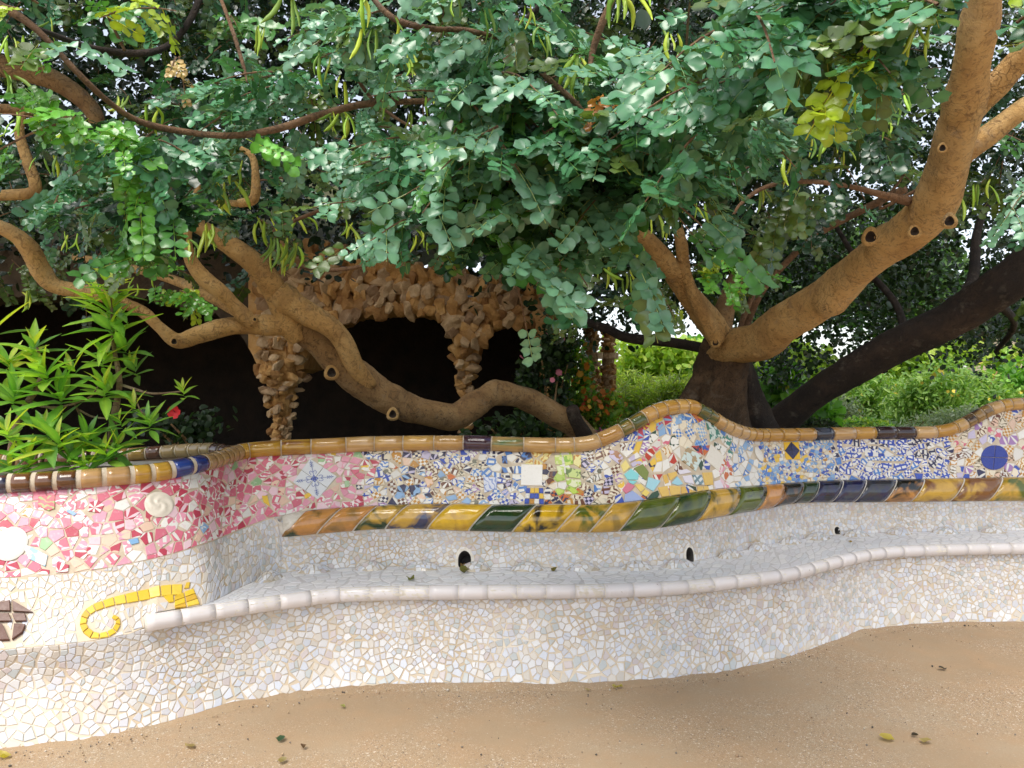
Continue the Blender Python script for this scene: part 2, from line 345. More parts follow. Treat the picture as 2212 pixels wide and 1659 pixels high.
class Surf:
    def __init__(s, xs, rows):
        s.X = np.asarray(xs, float); s.G = np.stack(rows, 1)                  # columns x rows x 3
        mid = s.G[:, s.G.shape[1] // 2]; seg = np.linalg.norm(np.diff(mid, axis=0), axis=1)
        s.S = np.concatenate([[0], np.cumsum(seg)]); s.L = s.S[-1]
        s.H = float(np.median(np.linalg.norm(np.diff(s.G, axis=1), axis=2).sum(1))); s.m = s.G.shape[1]
    def at(s, a, b):                                                          # a: arc length, b: height in 0..H
        a = np.clip(np.asarray(a, float), 0, s.L - 1e-6); b = np.clip(np.asarray(b, float) / s.H, 0, 1 - 1e-9) * (s.m - 1)
        i = np.clip(np.searchsorted(s.S, a, side='right') - 1, 0, len(s.S) - 2); u = ((a - s.S[i]) / (s.S[i+1] - s.S[i]))[..., None]
        j = b.astype(int); v = (b - j)[..., None]; G = s.G
        return (G[i, j]*(1-u)+G[i+1, j]*u)*(1-v) + (G[i, j+1]*(1-u)+G[i+1, j+1]*u)*v
    def normal(s, a, b):
        e = .012; da = s.at(np.minimum(a+e, s.L), b) - s.at(np.maximum(a-e, 0), b); db = s.at(a, np.minimum(b+e, s.H)) - s.at(a, np.maximum(b-e, 0))
        n = np.cross(da, db); n = n / (np.linalg.norm(n) + 1e-9); return n
    def inv(s, x, y):                                                         # picture position -> (a, b)
        a = np.interp(x, s.X, s.S); i = int(np.clip(np.searchsorted(s.X, x), 0, len(s.X) - 1)); c = s.G[i]
        ys = 829.5 - (c[:, 2] - EYE) / c[:, 1] * F; b = np.interp(-y, -ys, np.linspace(0, s.H, s.m)); return np.array([a, b])
    def grid(s, off=0.0):
        n, m = s.G.shape[:2]; V = s.G.reshape(-1, 3); return V, [(i*m+j, (i+1)*m+j, (i+1)*m+j+1, i*m+j+1) for i in range(n-1) for j in range(m-1)]

def lerp_rows(a, b, k, shape=None):
    out = []
    for i in range(k):
        u = i / (k - 1); p = a * (1 - u) + b * u
        if shape is not None: p = p + shape(u)
        out.append(p)
    return out
# front face: foot flares out, waist under the left bulge
pa, pc = cA(XS), cC(XS); wl = np.clip((300 - XS) / 200, 0, 1); wl = wl * wl * (3 - 2 * wl)
rows = []
for i in range(14):
    u = i / 13; d = pa[:, 1] + (pc[:, 1] + .015 - pa[:, 1]) * (1 - (1 - u) ** 2) + wl * .025 * math.sin(math.pi * min(1, u ** 1.2)) ** 2
    top = np.interp(XS, [280, 312], [.380, .392]); rows.append(np.stack([(XS-1105.5)/F*d, d, -.02 + (top+.02) * u], -1))
S_front = Surf(XS, rows)
S_seat = Surf(XS[XS > 434], lerp_rows(cC(XS[XS > 434]) + np.array([0, .014, .0365]), cE(XS[XS > 434]), 6))
inset = lambda u: np.array([0, .022 * math.sin(math.pi * u), 0])
S_low = Surf(XS, lerp_rows(cE(XS), cF(XS), 18, inset))
S_mos = Surf(XS, lerp_rows(cG(XS), cH(XS), 12, lambda u: np.array([0, -.012 * math.sin(math.pi * u), 0])))

# ---- broken-tile cells
def darts(L, H, rfun, tries, rng, var=(.66, 1.36)):
    pts = []; cell = {}; g = .05
    for _ in range(tries):
        p = (rng.uniform(0, L), rng.uniform(0, H)); r = rfun(*p)*rng.uniform(*var); k = (int(p[0]/g), int(p[1]/g)); n = int(r/g) + 1; ok = True
        for i in range(k[0]-n, k[0]+n+1):
            for j in range(k[1]-n, k[1]+n+1):
                for q in cell.get((i, j), ()):
                    if (q[0]-p[0])**2 + (q[1]-p[1])**2 < r*r: ok = False; break
                if not ok: break
            if not ok: break
        if ok: pts.append((p[0], p[1], r)); cell.setdefault(k, []).append(p)
    return pts
def clip_poly(poly, nx, ny, c):
    out = []
    for i in range(len(poly)):
        a, b = poly[i], poly[(i+1) % len(poly)]; da = a[0]*nx+a[1]*ny-c; db = b[0]*nx+b[1]*ny-c
        if da <= 0: out.append(a)
        if (da < 0 < db) or (db < 0 < da):
            t = da/(da-db); out.append((a[0]+(b[0]-a[0])*t, a[1]+(b[1]-a[1])*t))
    return out
def area(p): return .5*sum(p[i][0]*p[(i+1) % len(p)][1]-p[(i+1) % len(p)][0]*p[i][1] for i in range(len(p)))
def cells(L, H, rfun, tries, seed, var=(.66, 1.36)):
    rng = random.Random(seed); pts = darts(L, H, rfun, tries, rng, var); arr = np.array([(p[0], p[1]) for p in pts]); out = []
    for i, (x, y, r) in enumerate(pts):
        d2 = ((arr - arr[i])**2).sum(1); nb = np.argsort(d2)[1:16]; poly = [(x-4*r, y-4*r), (x+4*r, y-4*r), (x+4*r, y+4*r), (x-4*r, y+4*r)]
        for j in nb:
            qx, qy = arr[j]; nx, ny = qx-x, qy-y; w_ = .5 + .10*(r - pts[j][2])/max(r, pts[j][2])
            poly = clip_poly(poly, nx, ny, nx*(x+nx*w_)+ny*(y+ny*w_))
            if len(poly) < 3: break
        for nx, ny, c in ((-1, 0, 0), (1, 0, L), (0, -1, 0), (0, 1, H)):
            if len(poly) >= 3: poly = clip_poly(poly, nx, ny, c)
        if len(poly) < 3: continue
        A = abs(area(poly))
        if A < 2e-5: continue
        lim = .50 * math.sqrt(A); q = list(poly); ch = True
        while ch and len(q) > 3:                     # drop short edges: broken tiles have few, long sides
            ch = False
            ls = [math.dist(q[k], q[(k+1) % len(q)]) for k in range(len(q))]; k = int(np.argmin(ls))
            if ls[k] < lim:
                a, b = q[k], q[(k+1) % len(q)]; f = rng.random(); mpt = (a[0]*(1-f)+b[0]*f, a[1]*(1-f)+b[1]*f)
                k2 = (k+1) % len(q); q[k] = mpt; del q[k2]; ch = True
        parts = [q]
        if len(q) >= 4 and A > (2.2*r)**2*.5 and rng.random() < .35:   # some are cracked in two
            cx = sum(p[0] for p in q)/len(q); cy = sum(p[1] for p in q)/len(q); an = rng.uniform(0, math.pi); nx, ny = math.cos(an), math.sin(an); c = nx*cx+ny*cy
            parts = [p for p in (clip_poly(q, nx, ny, c), clip_poly(q, -nx, -ny, -c)) if len(p) >= 3]
        out += parts
    return out
def shard_geo(surf, poly, gap, h, tilt, rng, uvo=None, lift=0.0, jt=.94):
    p = np.array(poly); c = p.mean(0); A = abs(area(poly)); k = max(.5, 1 - gap / max(1e-4, math.sqrt(A)))
    p = c + (p - c) * k * np.array([[rng.uniform(jt, 1.0)] for _ in p])
    if area([tuple(q) for q in p]) < 0: p = p[::-1]
    C3 = surf.at(c[0], c[1]); n = surf.normal(c[0], c[1]); n = n if np.dot(n, np.array([0, 0, EYE]) - C3) > 0 else -n
    n = n + np.array([rng.gauss(0, tilt) for _ in range(3)]); n /= np.linalg.norm(n)
    q = surf.at(p[:, 0], p[:, 1]); off = (q - C3) @ n; q = q - off[:, None] * n * .8
    cc = q.mean(0); e1 = q[0] - cc; e1 -= n * np.dot(e1, n); e1 /= np.linalg.norm(e1) + 1e-9; e2 = np.cross(n, e1)
    if np.dot(np.cross(q[1]-q[0], q[2]-q[1]), n) < 0: q = q[::-1]
    m = len(q); bev = min(.0022, .12*math.sqrt(A)); rad = np.linalg.norm(q-cc, axis=1)[:, None] + 1e-9
    top = cc + (q-cc)*(1-bev/rad) + n*(h+lift); side = q + n*(h+lift-.0016); bot = q - n*.006
    V = np.vstack([top, side, bot]); Fc = [tuple(range(m))]
    for i in range(m):
        j = (i+1) % m; Fc += [(i, m+i, m+j, j), (m+i, 2*m+i, 2*m+j, m+j)]
    an = rng.uniform(0, 6.28); ca, sa = math.cos(an), math.sin(an); l = np.stack([(V-cc) @ e1, (V-cc) @ e2], 1)
    o = uvo if uvo is not None else (rng.uniform(-.02, .02), rng.uniform(-.02, .02))
    uv = np.stack([l[:, 0]*ca-l[:, 1]*sa+o[0], l[:, 0]*sa+l[:, 1]*ca+o[1]], 1)
    return V, Fc, uv
def emit(items, parent, name, stuffname, limit=300, mats=None):
    """items: (V, F, uv, ca, cb, matindex, size); the largest become objects of their own, the rest one part"""
    items = sorted(items, key=lambda t: -t[6]); mats = mats or SHM
    for V, Fc, uv, ca, cb, mi, sz in items[:limit]:
        me = mesh(name, V, Fc, cols={'ca': [ca]*len(V), 'cb': [cb]*len(V)}, uv=uv); put(name, me, parent, mats[mi])
    rest = items[limit:]
    if rest:
        Vs, Fs, uvs, cas, cbs, mis = [], [], [], [], [], []; o = 0
        for V, Fc, uv, ca, cb, mi, sz in rest:
            Vs.append(V); Fs += [tuple(i+o for i in f) for f in Fc]; uvs.append(uv); cas += [ca]*len(V); cbs += [cb]*len(V); mis += [mi]*len(Fc); o += len(V)
        me = mesh(stuffname, np.vstack(Vs), Fs, mi=mis, cols={'ca': cas, 'cb': cbs}, uv=np.vstack(uvs))
        tag(put(stuffname, me, parent, list(mats)), kind='stuff')
def seen(surf, poly):
    c = np.array(poly).mean(0); p = surf.at(c[0], c[1]); x, y = scr(p); n = surf.normal(c[0], c[1]); vw = p - np.array([0, 0, EYE])
    f = abs(np.dot(n, vw)) / np.linalg.norm(vw)**3; return x, y, (abs(area(poly)) * f if -10 < x < 2221 and y < 1700 else 0)
def inpoly(x, y, poly):
    r = False; j = len(poly) - 1
    for i in range(len(poly)):
        (xi, yi), (xj, yj) = poly[i], poly[j]
        if (yi > y) != (yj > y) and x < (xj-xi)*(y-yi)/(yj-yi)+xi: r = not r
        j = i
    return r

bench = empty('mosaic_bench', (0, 4.2, 0))
tag(bench, 'long winding bench of broken tile mosaic with glazed rail and white seat', 'bench')
V, Fc = S_front.grid(); front = put('front_face', mesh('front_face', V, Fc, True), bench, M['grout_tan'])
V, Fc = S_seat.grid(); seat = put('seat', mesh('seat', V, Fc, True), bench, M['grout_seat'])
HOLES = [(1003, 1209, 14, 19), (1489, 1199, 8, 17), (1808, 1146, 6, 8)]
inhole = lambda x, y, e=1.0: any(abs((x-a)/(r*e))**(2 if y < b else 5) + abs((y-b)/(q*e))**(2 if y < b else 5) < 1 for a, b, r, q in HOLES)
V, Fc = S_low.grid(); keep = []
for f in Fc:
    x, y = scr(np.mean([V[i] for i in f], 0))
    if not inhole(x, y, 1.22): keep.append(f)
S_gap = Surf(XS, lerp_rows(cF(XS), cG(XS), 4)); V2, F2 = S_gap.grid(); o = len(V); keep += [tuple(i+o for i in f) for f in F2]
back = put('backrest', mesh('backrest', np.vstack([V, V2]), keep, True), bench, M['grout_tan'])
V, Fc = S_mos.grid(); panel = put('mosaic_panel', mesh('mosaic_panel', V, Fc, True), bench, M['grout_pale'])
for hx, hy, rx, ry in HOLES:        # small arched drain niches: a mortar lip and a short dark tunnel into the wall
    n = S_low.normal(*S_low.inv(hx, hy)); n = -n if n[1] < 0 else n; rings = []
    for sc_ in (1.5, 1.0):
        ring = []
        for k in range(20):
            an = 2*math.pi*k/20; ex = 1.0 if math.sin(an) < 0 else .45; q = S_low.inv(hx+rx*sc_*math.copysign(abs(math.cos(an))**ex, math.cos(an)), hy+ry*sc_*math.copysign(abs(math.sin(an))**ex, math.sin(an))); ring.append(S_low.at(q[0], q[1]))
        rings.append(np.array(ring))
    V = np.vstack([rings[0] - n*.002, rings[1] - n*.006, rings[1] + n*.12]); k_ = 20
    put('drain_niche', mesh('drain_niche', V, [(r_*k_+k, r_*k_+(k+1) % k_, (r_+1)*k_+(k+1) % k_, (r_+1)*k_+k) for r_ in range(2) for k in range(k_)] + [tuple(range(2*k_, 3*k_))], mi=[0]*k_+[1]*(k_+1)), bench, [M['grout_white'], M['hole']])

# ---- white shards
def white(rng, warm=.3):
    r = rng.random(); j = rng.uniform(.86, 1.03)
    c = (.68, .665, .66) if r < .40 else (.58, .57, .60) if r < .58 else (.60, .545, .48) if r < .72 else (.49, .51, .505) if r < .82 else (.59, .61, .67) if r < .93 else (.56, .49, .48)
    return tuple(x*j for x in c)
rng = random.Random(3); items = []
for poly in cells(S_front.L, S_front.H, lambda a, b: .029 + .013*max(0, 1-b/.16) + .004*math.sin(a*5), 40000, 5):
    x, y, sz = seen(S_front, poly)
    if x < -80 or x > 2290: continue
    V, Fc, uv = shard_geo(S_front, poly, rng.uniform(.001, .0038), .003+rng.uniform(0, .002), .045, rng, jt=.95)
    items.append((V, Fc, uv, white(rng), (.55, .47, .38), 0, sz))
emit(items, front, 'white_shard', 'small_white_shards')
# yellow hook and brown medallion lie on the left of the lower backrest
hook = [(1250, 48), (1170, 50), (1100, 52), (1030, 60), (955, 74), (880, 92), (800, 108), (725, 124), (655, 146), (595, 168), (553, 196), (530, 232), (527, 275), (548, 315), (592, 345), (642, 356), (698, 343), (738, 314), (757, 276), (752, 243), (716, 222)]
wd = [34, 36, 36, 36, 36, 34, 32, 28, 26, 26, 25, 25, 25, 25, 25, 24, 24, 22, 20, 18, 14]
feat_low = []; YEL = [(.62, .40, .015), (.70, .47, .02), (.58, .34, .015), (.74, .52, .05)]
for i in range(1, len(hook)-1):
    def side(k):
        t = np.array(hook[min(k+1, len(hook)-1)], float) - np.array(hook[max(k-1, 0)], float); t /= np.linalg.norm(t); nn = np.array([-t[1], t[0]]); p = np.array(hook[k], float)
        return p + nn*wd[k], p - nn*wd[k], t
    a1, a2, t1 = side(i); b1, b2, t2 = side(i+1)
    feat_low.append((zc(2.602, 0, 1450, [tuple(a1), tuple(b1), tuple(b2), tuple(a2)]), RND.choice(YEL)))
hd = np.array([(1120, 92), (1245, 40), (1295, 145), (1130, 195)], float)
for i in range(2):
    for j in range(3):
        qq = []
        for du, dv in ((0, 0), (1, 0), (1, 1), (0, 1)):
            u, v = (i+du)/2, (j+dv)/3; qq.append(tuple((hd[0]*(1-u)+hd[1]*u)*(1-v)+(hd[3]*(1-u)+hd[2]*u)*v))
        feat_low.append((zc(2.602, 0, 1450, qq), YEL[(i+j) % 4]))
feat_low.append((zc(2.602, 0, 1450, [(1195, 2), (1222, 0), (1215, 44), (1180, 46)]), YEL[0]))
feat_low.append((zc(2.602, 0, 1450, [(1045, 92), (1112, 78), (1122, 132), (1090, 136)]), YEL[1]))
BR = (.085, .018, .007)
for q in ([(62, 122), (205, 205), (62, 198)], [(52, 122), (52, 196), (-90, 192), (-20, 138)], [(56, 210), (150, 210), (163, 262), (80, 264)], [(75, 274), (156, 280), (140, 335), (72, 385)],
          [(-90, 206), (44, 210), (66, 262), (-90, 264)], [(-90, 276), (0, 276), (62, 385), (0, 388), (-90, 372)]): feat_low.append((zc(2.602, 0, 1450, q), BR))
items = []
for poly in cells(S_low.L, S_low.H, lambda a, b: .0235 + .004*math.sin(a*7) + .006*(b < .05), 30000, 9):
    x, y, sz = seen(S_low, poly)
    if x < -80 or x > 2290 or inhole(x, y, 1.3): continue
    if any(inpoly(x+ox, y+oy, f[0]) for f in feat_low for ox, oy in ((0, 0), (5, 0), (-5, 0), (0, 5), (0, -5))): continue
    V, Fc, uv = shard_geo(S_low, poly, rng.uniform(.0008, .0028), .0025+rng.uniform(0, .0015), .05, rng, jt=.96)
    items.append((V, Fc, uv, white(rng), (.55, .47, .38), 0, sz))
tri = XS[(XS > 590) & (XS < 668)]; S_tri = Surf(tri, lerp_rows(cF(tri), cG(tri), 4))
for poly in cells(S_tri.L, S_tri.H, lambda a, b: .022, 900, 2):
    x, y, sz = seen(S_tri, poly)
    if x + (y-1103)*.9 > 664: continue
    V, Fc, uv = shard_geo(S_tri, poly, .004, .003, .03, rng); items.append((V, Fc, uv, white(rng), (.55, .47, .38), 0, sz))
emit(items, back, 'white_shard', 'small_white_shards')
def feature(surf, pxpoly, ca, cb, mi, parent, name, lift=.003, gap=.004, tilt=.01, label=None, uvo=None):
    poly = [tuple(surf.inv(x, y)) for x, y in pxpoly]
    if abs(area(poly)) < 1e-6: return None
    V, Fc, uv = shard_geo(surf, poly, gap, .004, tilt, rng, uvo, lift, jt=.99)
    o = put(name, mesh(name, V, Fc, cols={'ca': [ca]*len(V), 'cb': [cb]*len(V)}, uv=uv), parent, SHM[mi])
    if label: o['label'] = label
    return o
for pl, c in feat_low:
    br = c is BR; feature(S_low, pl, c, tuple(x*.7 for x in c), 0, back, 'medallion_tile' if br else 'hook_tile', .012 if br else .004, .003, .0)
# seat slabs
items = []
for poly in cells(S_seat.L, S_seat.H, lambda a, b: .066, 12000, 4):
    x, y, sz = seen(S_seat, poly); j = rng.uniform(.9, 1.03); g = rng.choice([(.70, .69, .72), (.72, .71, .725), (.74, .73, .73), (.68, .69, .72)])
    V, Fc, uv = shard_geo(S_seat, poly, .004, .0015, .006, rng); items.append((V, Fc, uv, tuple(v*j for v in g), (.52, .48, .44), 0, sz))
emit(items, seat, 'seat_shard', 'small_seat_shards')

# ---- colour mosaic
WH = srgb('#f2efe8'); CR = srgb('#efe4cc'); LP = srgb('#f3cfd8'); PK = srgb('#eba0b6'); RO = srgb('#dc6f86'); DR = srgb('#bd3a54'); BL = srgb('#2f52b8'); NV = srgb('#1b2150'); LB = srgb('#8fb6e0'); SKB = srgb('#4f86cf')
YE = srgb('#f2c94a'); OC = srgb('#c98f35'); OR = srgb('#cf6a28'); LI = srgb('#c3dc6a'); GR = srgb('#4f8c45'); DG = srgb('#1f4a35'); CY = srgb('#8fe0e6'); PU = srgb('#a77fb8'); BN = srgb('#6b3a22'); LV = srgb('#cfc6e2'); PE = srgb('#f0cdb4'); RE = srgb('#c23a25')
def zone(x, y, r):
    """-> material, ground colour, motif colour, shard spacing"""
    c = r.choice; q = r.random(); v = (y - Gy(x)) / 120.0
    if x < 560 or (x < 800 + 25*math.sin(y*.07) and True):
        light = x > 560
        if q < .03: return c([0, 4]), c([LB, YE, srgb('#9cc490'), OC]), WH, .030
        if q < .20: return 0, c([RO, DR, RO, PK]) if not light else c([PK, PK, RO]), WH, .032
        if q < .38: return 1, c([WH, LP, WH]), c([DR, RO, DR]) if not light else c([PK, RO, DR]), .034
        if q < .56: return 4, c([RO, PK, RO]) if not light else c([PK, LP]), c([WH, LP]), .034
        if q < .72: return 4, c([WH, LP, PE]), c([RO, DR, PK]), .034
        if q < .84: return 3, c([RO, PK]), WH, .032
        if q < .92: return 2, c([WH, LP]), c([RO, PK]), .03
        return 0, c([WH, LP, PE]), PK, .03
    if x < 1050:
        if q < .24: return 3, WH, c([SKB, BL, PU]), .024
        if q < .44: return 4, c([CR, WH]), c([BL, SKB, BL, NV]), .024
        if q < .62: return 5, c([CR, WH]), c([NV, BN, OC]), .02
        if q < .76: return 3, CR, c([BN, OC, srgb('#7a7a6a')]), .024
        if q < .83: return 4, c([OC, OR, PE]), WH, .022
        if q < .90: return 2, WH, c([BL, BN, LB]), .022
        return c([0, 1]), c([WH, LB, LV]), NV, .024
    if x < 1140:
        if y < 1035: return c([1, 1, 2, 4]), c([NV, NV, WH]), c([WH, SKB]) if q > .3 else SKB, .024
        return c([4, 3, 5, 2]), c([WH, LV]), c([BL, NV, SKB]), .022
    if x < 1192 and y < 1004: return 3, srgb('#eee29a'), OC, .026
    if x < 1200:
        return c([2, 4, 5]), c([OC, OR, NV, CR]), c([NV, BN, WH]), .02
    if x < 1258:
        if y > 1062: return c([2, 3, 1]), c([OR, CR, NV]), c([NV, BN, OC]), .022
        return c([4, 4, 0]), c([LI, srgb('#e6ecb0'), WH]), c([srgb('#9cc63a'), YE, WH]), .028
    if x < 1330 or (x < 1370 and y < 985):
        if q < .55: return 3, c([WH, CR]), c([BN, srgb('#5a5a4a'), BL]), .026
        if q < .8: return 4, WH, c([BL, SKB]), .026
        return c([5, 2, 0]), c([CR, LV, WH]), c([BN, NV]), .024
    if x < 1580:
        if y < 965 and 1470 < x < 1535: return 5, c([LB, CR]), c([SKB, CR, CR]), .022
        if y < 940: return c([4, 1, 0]), c([CR, WH, LB, YE]), c([OC, DR, SKB, DG]), .024
        if x > 1530 and y < 985: return 4, WH, c([DG, srgb('#3f8f80')]), .028
        if q < .3: return 4, WH, c([BL, RO, DG, OC]), .026
        if q < .5: return 3, c([WH, CR]), c([BN, OC, PU]), .026
        if q < .65: return 1, WH, c([BL, RE, PK]), .026
        if q < .85: return 0, c([WH, LP, WH, YE, PE]), WH, .028
        return 4, c([OR, RE, LB, YE]), c([WH, NV]), .024
    if x < 1640:
        return (0, c([WH, WH, LB, WH]), c([WH, LB]), .028) if q < .8 else (2, WH, c([SKB, LB]), .026)
    if x < 1798:
        if q < .30: return 0, c([SKB, LB, srgb('#6f9fd8'), BL]), LB, .018
        if q < .55: return 2, c([CR, WH]), c([SKB, BL, LB]), .02
        if q < .75: return 4, CR, c([YE, LB, OC]), .02
        if q < .80: return 0, YE, CR, .018
        return 0, c([CR, WH, LB, CR]), WH, .018
    if x < 2050:
        if q < .45: return 2, WH, c([BL, SKB, BL, NV]), .026
        if q < .65: return 4, WH, c([BL, NV]), .026
        if q < .80: return 3, WH, BL, .026
        if q < .90: return 5, WH, BL, .024
        return 0, c([BL, SKB, WH]), WH, .024
    if q < .42: return 3, c([CR, PE, WH]), c([BN, OC, srgb('#77684c')]), .027
    if q < .6: return 4, c([WH, CR]), c([BL, RO, DG, OC]), .026
    if q < .75: return 1, WH, c([BL, NV, RO, PU]), .026
    if q < .85: return 5, CR, OC, .022
    return 0, c([CR, PE, WH, LV]), WH, .026
def mosr(a, b):
    x, y = scr(S_mos.at(a, b)); return zone(x, y, random.Random(int(x*13+y*7)))[3]*(1.35 if x < 800 else 1.9 if x < 1640 else 1.5 if x < 1798 else 2.1)
# set pieces first (picture outlines of single tiles)
z1 = lambda p: zc(3.456, 0, 1060, p); z2 = lambda p: zc(3.456, 500, 1060, p); z3 = lambda p: zc(4.424, 1000, 1060, p); z4 = lambda p: zc(4.424, 1450, 960, p); z5 = lambda p: zc(3.386, 1900, 960, p)
feats = []      # (poly, ca, cb, mat)
def quadgrid(c, nu, nv):
    c = np.array(c, float); out = []
    for i in range(nu):
        for j in range(nv):
            out.append([tuple((c[0]*(1-u)+c[1]*u)*(1-v)+(c[3]*(1-u)+c[2]*u)*v) for u, v in ((i/nu, j/nv), ((i+1)/nu, j/nv), ((i+1)/nu, (j+1)/nv), (i/nu, (j+1)/nv))])
    return out
cross = z2([(945, 285), (1180, 440), (1010, 640), (800, 490)])
for q in quadgrid(cross, 2, 2): feats.append((q, srgb('#e3e6ea'), WH, 0))
feats.append((z3([(1315, 430), (1555, 435), (1550, 670), (1310, 665)]), srgb('#fbf8f2'), srgb('#d9cfc0'), 0))
ckc = [BL, WH, BL, YE, BL, OC, YE, BL, WH, BL, YE, BL]
for k, q in enumerate(quadgrid(z3([(1370, 690), (1560, 690), (1570, 870), (1350, 865)]), 4, 3)): feats.append((q, ckc[k % 12], NV, 0))
feats += [(z3(p), c, d, m) for p, c, d, m in (
    ([(1680, 330), (1765, 325), (1770, 440), (1690, 430)], LI, srgb('#e6ecb0'), 4), ([(1775, 325), (1880, 320), (1890, 430), (1800, 450)], srgb('#d7e77c'), srgb('#8fc23a'), 4),
    ([(1890, 320), (1980, 325), (1975, 480), (1890, 430)], srgb('#f2e9a0'), OC, 4), ([(1700, 445), (1790, 455), (1790, 560), (1720, 540)], srgb('#e9efc0'), LI, 4),
    ([(1800, 460), (1975, 490), (1970, 590), (1810, 570)], srgb('#cfe08a'), srgb('#5f7f3a'), 4), ([(1810, 590), (1975, 600), (1980, 660), (1900, 690), (1810, 650)], srgb('#eef2c8'), srgb('#b5d55a'), 4),
    ([(1830, 670), (1910, 700), (1960, 745), (1890, 760), (1840, 720)], srgb('#c6e05a'), srgb('#8fc23a'), 4),
    ([(1100, 340), (1160, 330), (1170, 425), (1110, 420)], SKB, NV, 1), ([(430, 640), (530, 590), (570, 660), (460, 700)], WH, BN, 1), ([(900, 570), (1060, 570), (1050, 700), (910, 750)], srgb('#dfe3f2'), srgb('#8fa3d8'), 3),
    ([(250, 570), (340, 550), (360, 640), (290, 700)], PE, OC, 4), ([(80, 660), (200, 650), (215, 740), (110, 800)], NV, LB, 4))]
feats += [(z4(p), c, d, m) for p, c, d, m in (
    ([(450, 980), (530, 915), (620, 980), (610, 1045), (490, 1040)], CY, srgb('#7fd0da'), 0), ([(500, 1045), (605, 1055), (560, 1095), (510, 1075)], CY, CY, 0), ([(555, 910), (660, 860), (730, 960), (700, 1060), (612, 975)], srgb('#7f8f45'), srgb('#687a38'), 0),
    ([(430, 1150), (495, 1065), (580, 1110), (545, 1150), (480, 1200)], srgb('#dd7f98'), PK, 0), ([(565, 1090), (640, 1085), (690, 1135), (640, 1182)], srgb('#f2d878'), YE, 0), ([(720, 1005), (862, 1050), (780, 1172), (692, 1120)], srgb('#a9dcea'), CY, 0),
    ([(455, 1290), (462, 1202), (550, 1155), (690, 1272)], srgb('#a4b7e6'), LB, 0), ([(642, 1188), (690, 1137), (745, 1182), (700, 1232)], srgb('#f5dc70'), YE, 0), ([(612, 1010), (710, 1052), (690, 1110), (602, 1052)], WH, LV, 0),
    ([(700, 1262), (760, 1185), (830, 1155), (850, 1200), (828, 1265)], DG, srgb('#2f5f45'), 0), ([(822, 1125), (935, 1102), (963, 1242), (872, 1257)], srgb('#e8c264'), OC, 0), ([(942, 1102), (1078, 1112), (1078, 1236), (972, 1242)], srgb('#eac568'), OC, 0),
    ([(1086, 1112), (1130, 1112), (1162, 1230), (1086, 1235)], srgb('#e5bb5c'), OC, 0), ([(1262, 1112), (1320, 1110), (1330, 1217), (1266, 1222)], srgb('#e8c264'), OC, 0), ([(1327, 1110), (1380, 1107), (1395, 1212), (1337, 1215)], srgb('#eac568'), OC, 0),
    ([(1165, 1135), (1250, 1184), (1258, 1218), (1172, 1230)], srgb('#e5bb5c'), OC, 0), ([(1135, 1088), (1248, 1120), (1260, 1180)], srgb('#1d3d20'), DG, 0), ([(1312, 960), (1420, 957), (1438, 1098), (1347, 1104)], srgb('#e8c264'), OC, 0),
    ([(927, 972), (1030, 947), (1045, 990), (962, 1058)], srgb('#e8c264'), OC, 0), ([(877, 990), (920, 972), (952, 1072), (905, 1092)], srgb('#e5bb5c'), OC, 0), ([(970, 1080), (1037, 1000), (1110, 1088), (1050, 1105)], srgb('#a4d8ea'), CY, 0),
    ([(1200, 985), (1305, 985), (1340, 1098), (1245, 1098)], srgb('#dfe7ea'), srgb('#6f8f9c'), 2), ([(400, 720), (580, 715), (480, 800)], WH, LV, 0), ([(490, 810), (600, 730), (640, 790), (510, 850)], WH, LV, 4), ([(520, 860), (640, 800), (668, 850), (545, 905)], LV, YE, 4),
    ([(285, 720), (380, 715), (450, 800), (400, 870), (290, 790)], LV, srgb('#a9754f'), 4), ([(415, 880), (470, 815), (525, 900), (450, 965)], srgb('#f2e08a'), YE, 0), ([(1040, 940), (1140, 920), (1200, 960), (1060, 985)], srgb('#e9e4f0'), WH, 0), ([(1090, 1000), (1190, 985), (1230, 1095), (1120, 1070)], srgb('#e9e4f0'), WH, 0),
    ([(985, 520), (1050, 470), (1110, 540), (1040, 600)], SKB, CR, 5), ([(1110, 500), (1180, 450), (1240, 530), (1170, 600)], SKB, CR, 5), ([(1240, 480), (1300, 440), (1365, 540), (1300, 610)], LB, CR, 5), ([(1090, 300), (1180, 290), (1260, 420), (1170, 430)], CR, SKB, 1), ([(1180, 295), (1270, 310), (1330, 380), (1270, 425)], srgb('#e09a30'), DR, 1),
    ([(965, 340), (1080, 310), (1090, 420), (1000, 450)], LB, CR, 4), ([(1380, 440), (1450, 430), (1530, 560), (1400, 630)], srgb('#d8e4dc'), srgb('#2f8070'), 4), ([(1350, 390), (1400, 400), (1420, 490), (1370, 500)], srgb('#d8e4dc'), srgb('#2f8070'), 4),
    ([(1190, 670), (1300, 665), (1320, 770), (1240, 720)], RE, NV, 4), ([(1310, 665), (1390, 660), (1380, 730), (1330, 780)], OR, BL, 4), ([(1440, 1060), (1510, 1040), (1560, 1180), (1460, 1190)], srgb('#e9e4f0'), WH, 0))]
feats += [(z4(p), srgb('#efe9dc'), srgb('#d8cbb2'), 0) for p in ([(1400, 650), (1552, 790), (1492, 952), (1335, 822)],)]
feats += [(z4([(1140, 670), (1312, 790), (1240, 952), (1075, 830)]), srgb('#d6e6e2'), srgb('#b09870'), 4)]
c0 = np.array([230, 552.]); q4 = [(165, 480), (292, 478), (303, 625), (180, 628)]
mids = [((q4[i][0]+q4[(i+1) % 4][0])/2, (q4[i][1]+q4[(i+1) % 4][1])/2) for i in range(4)]
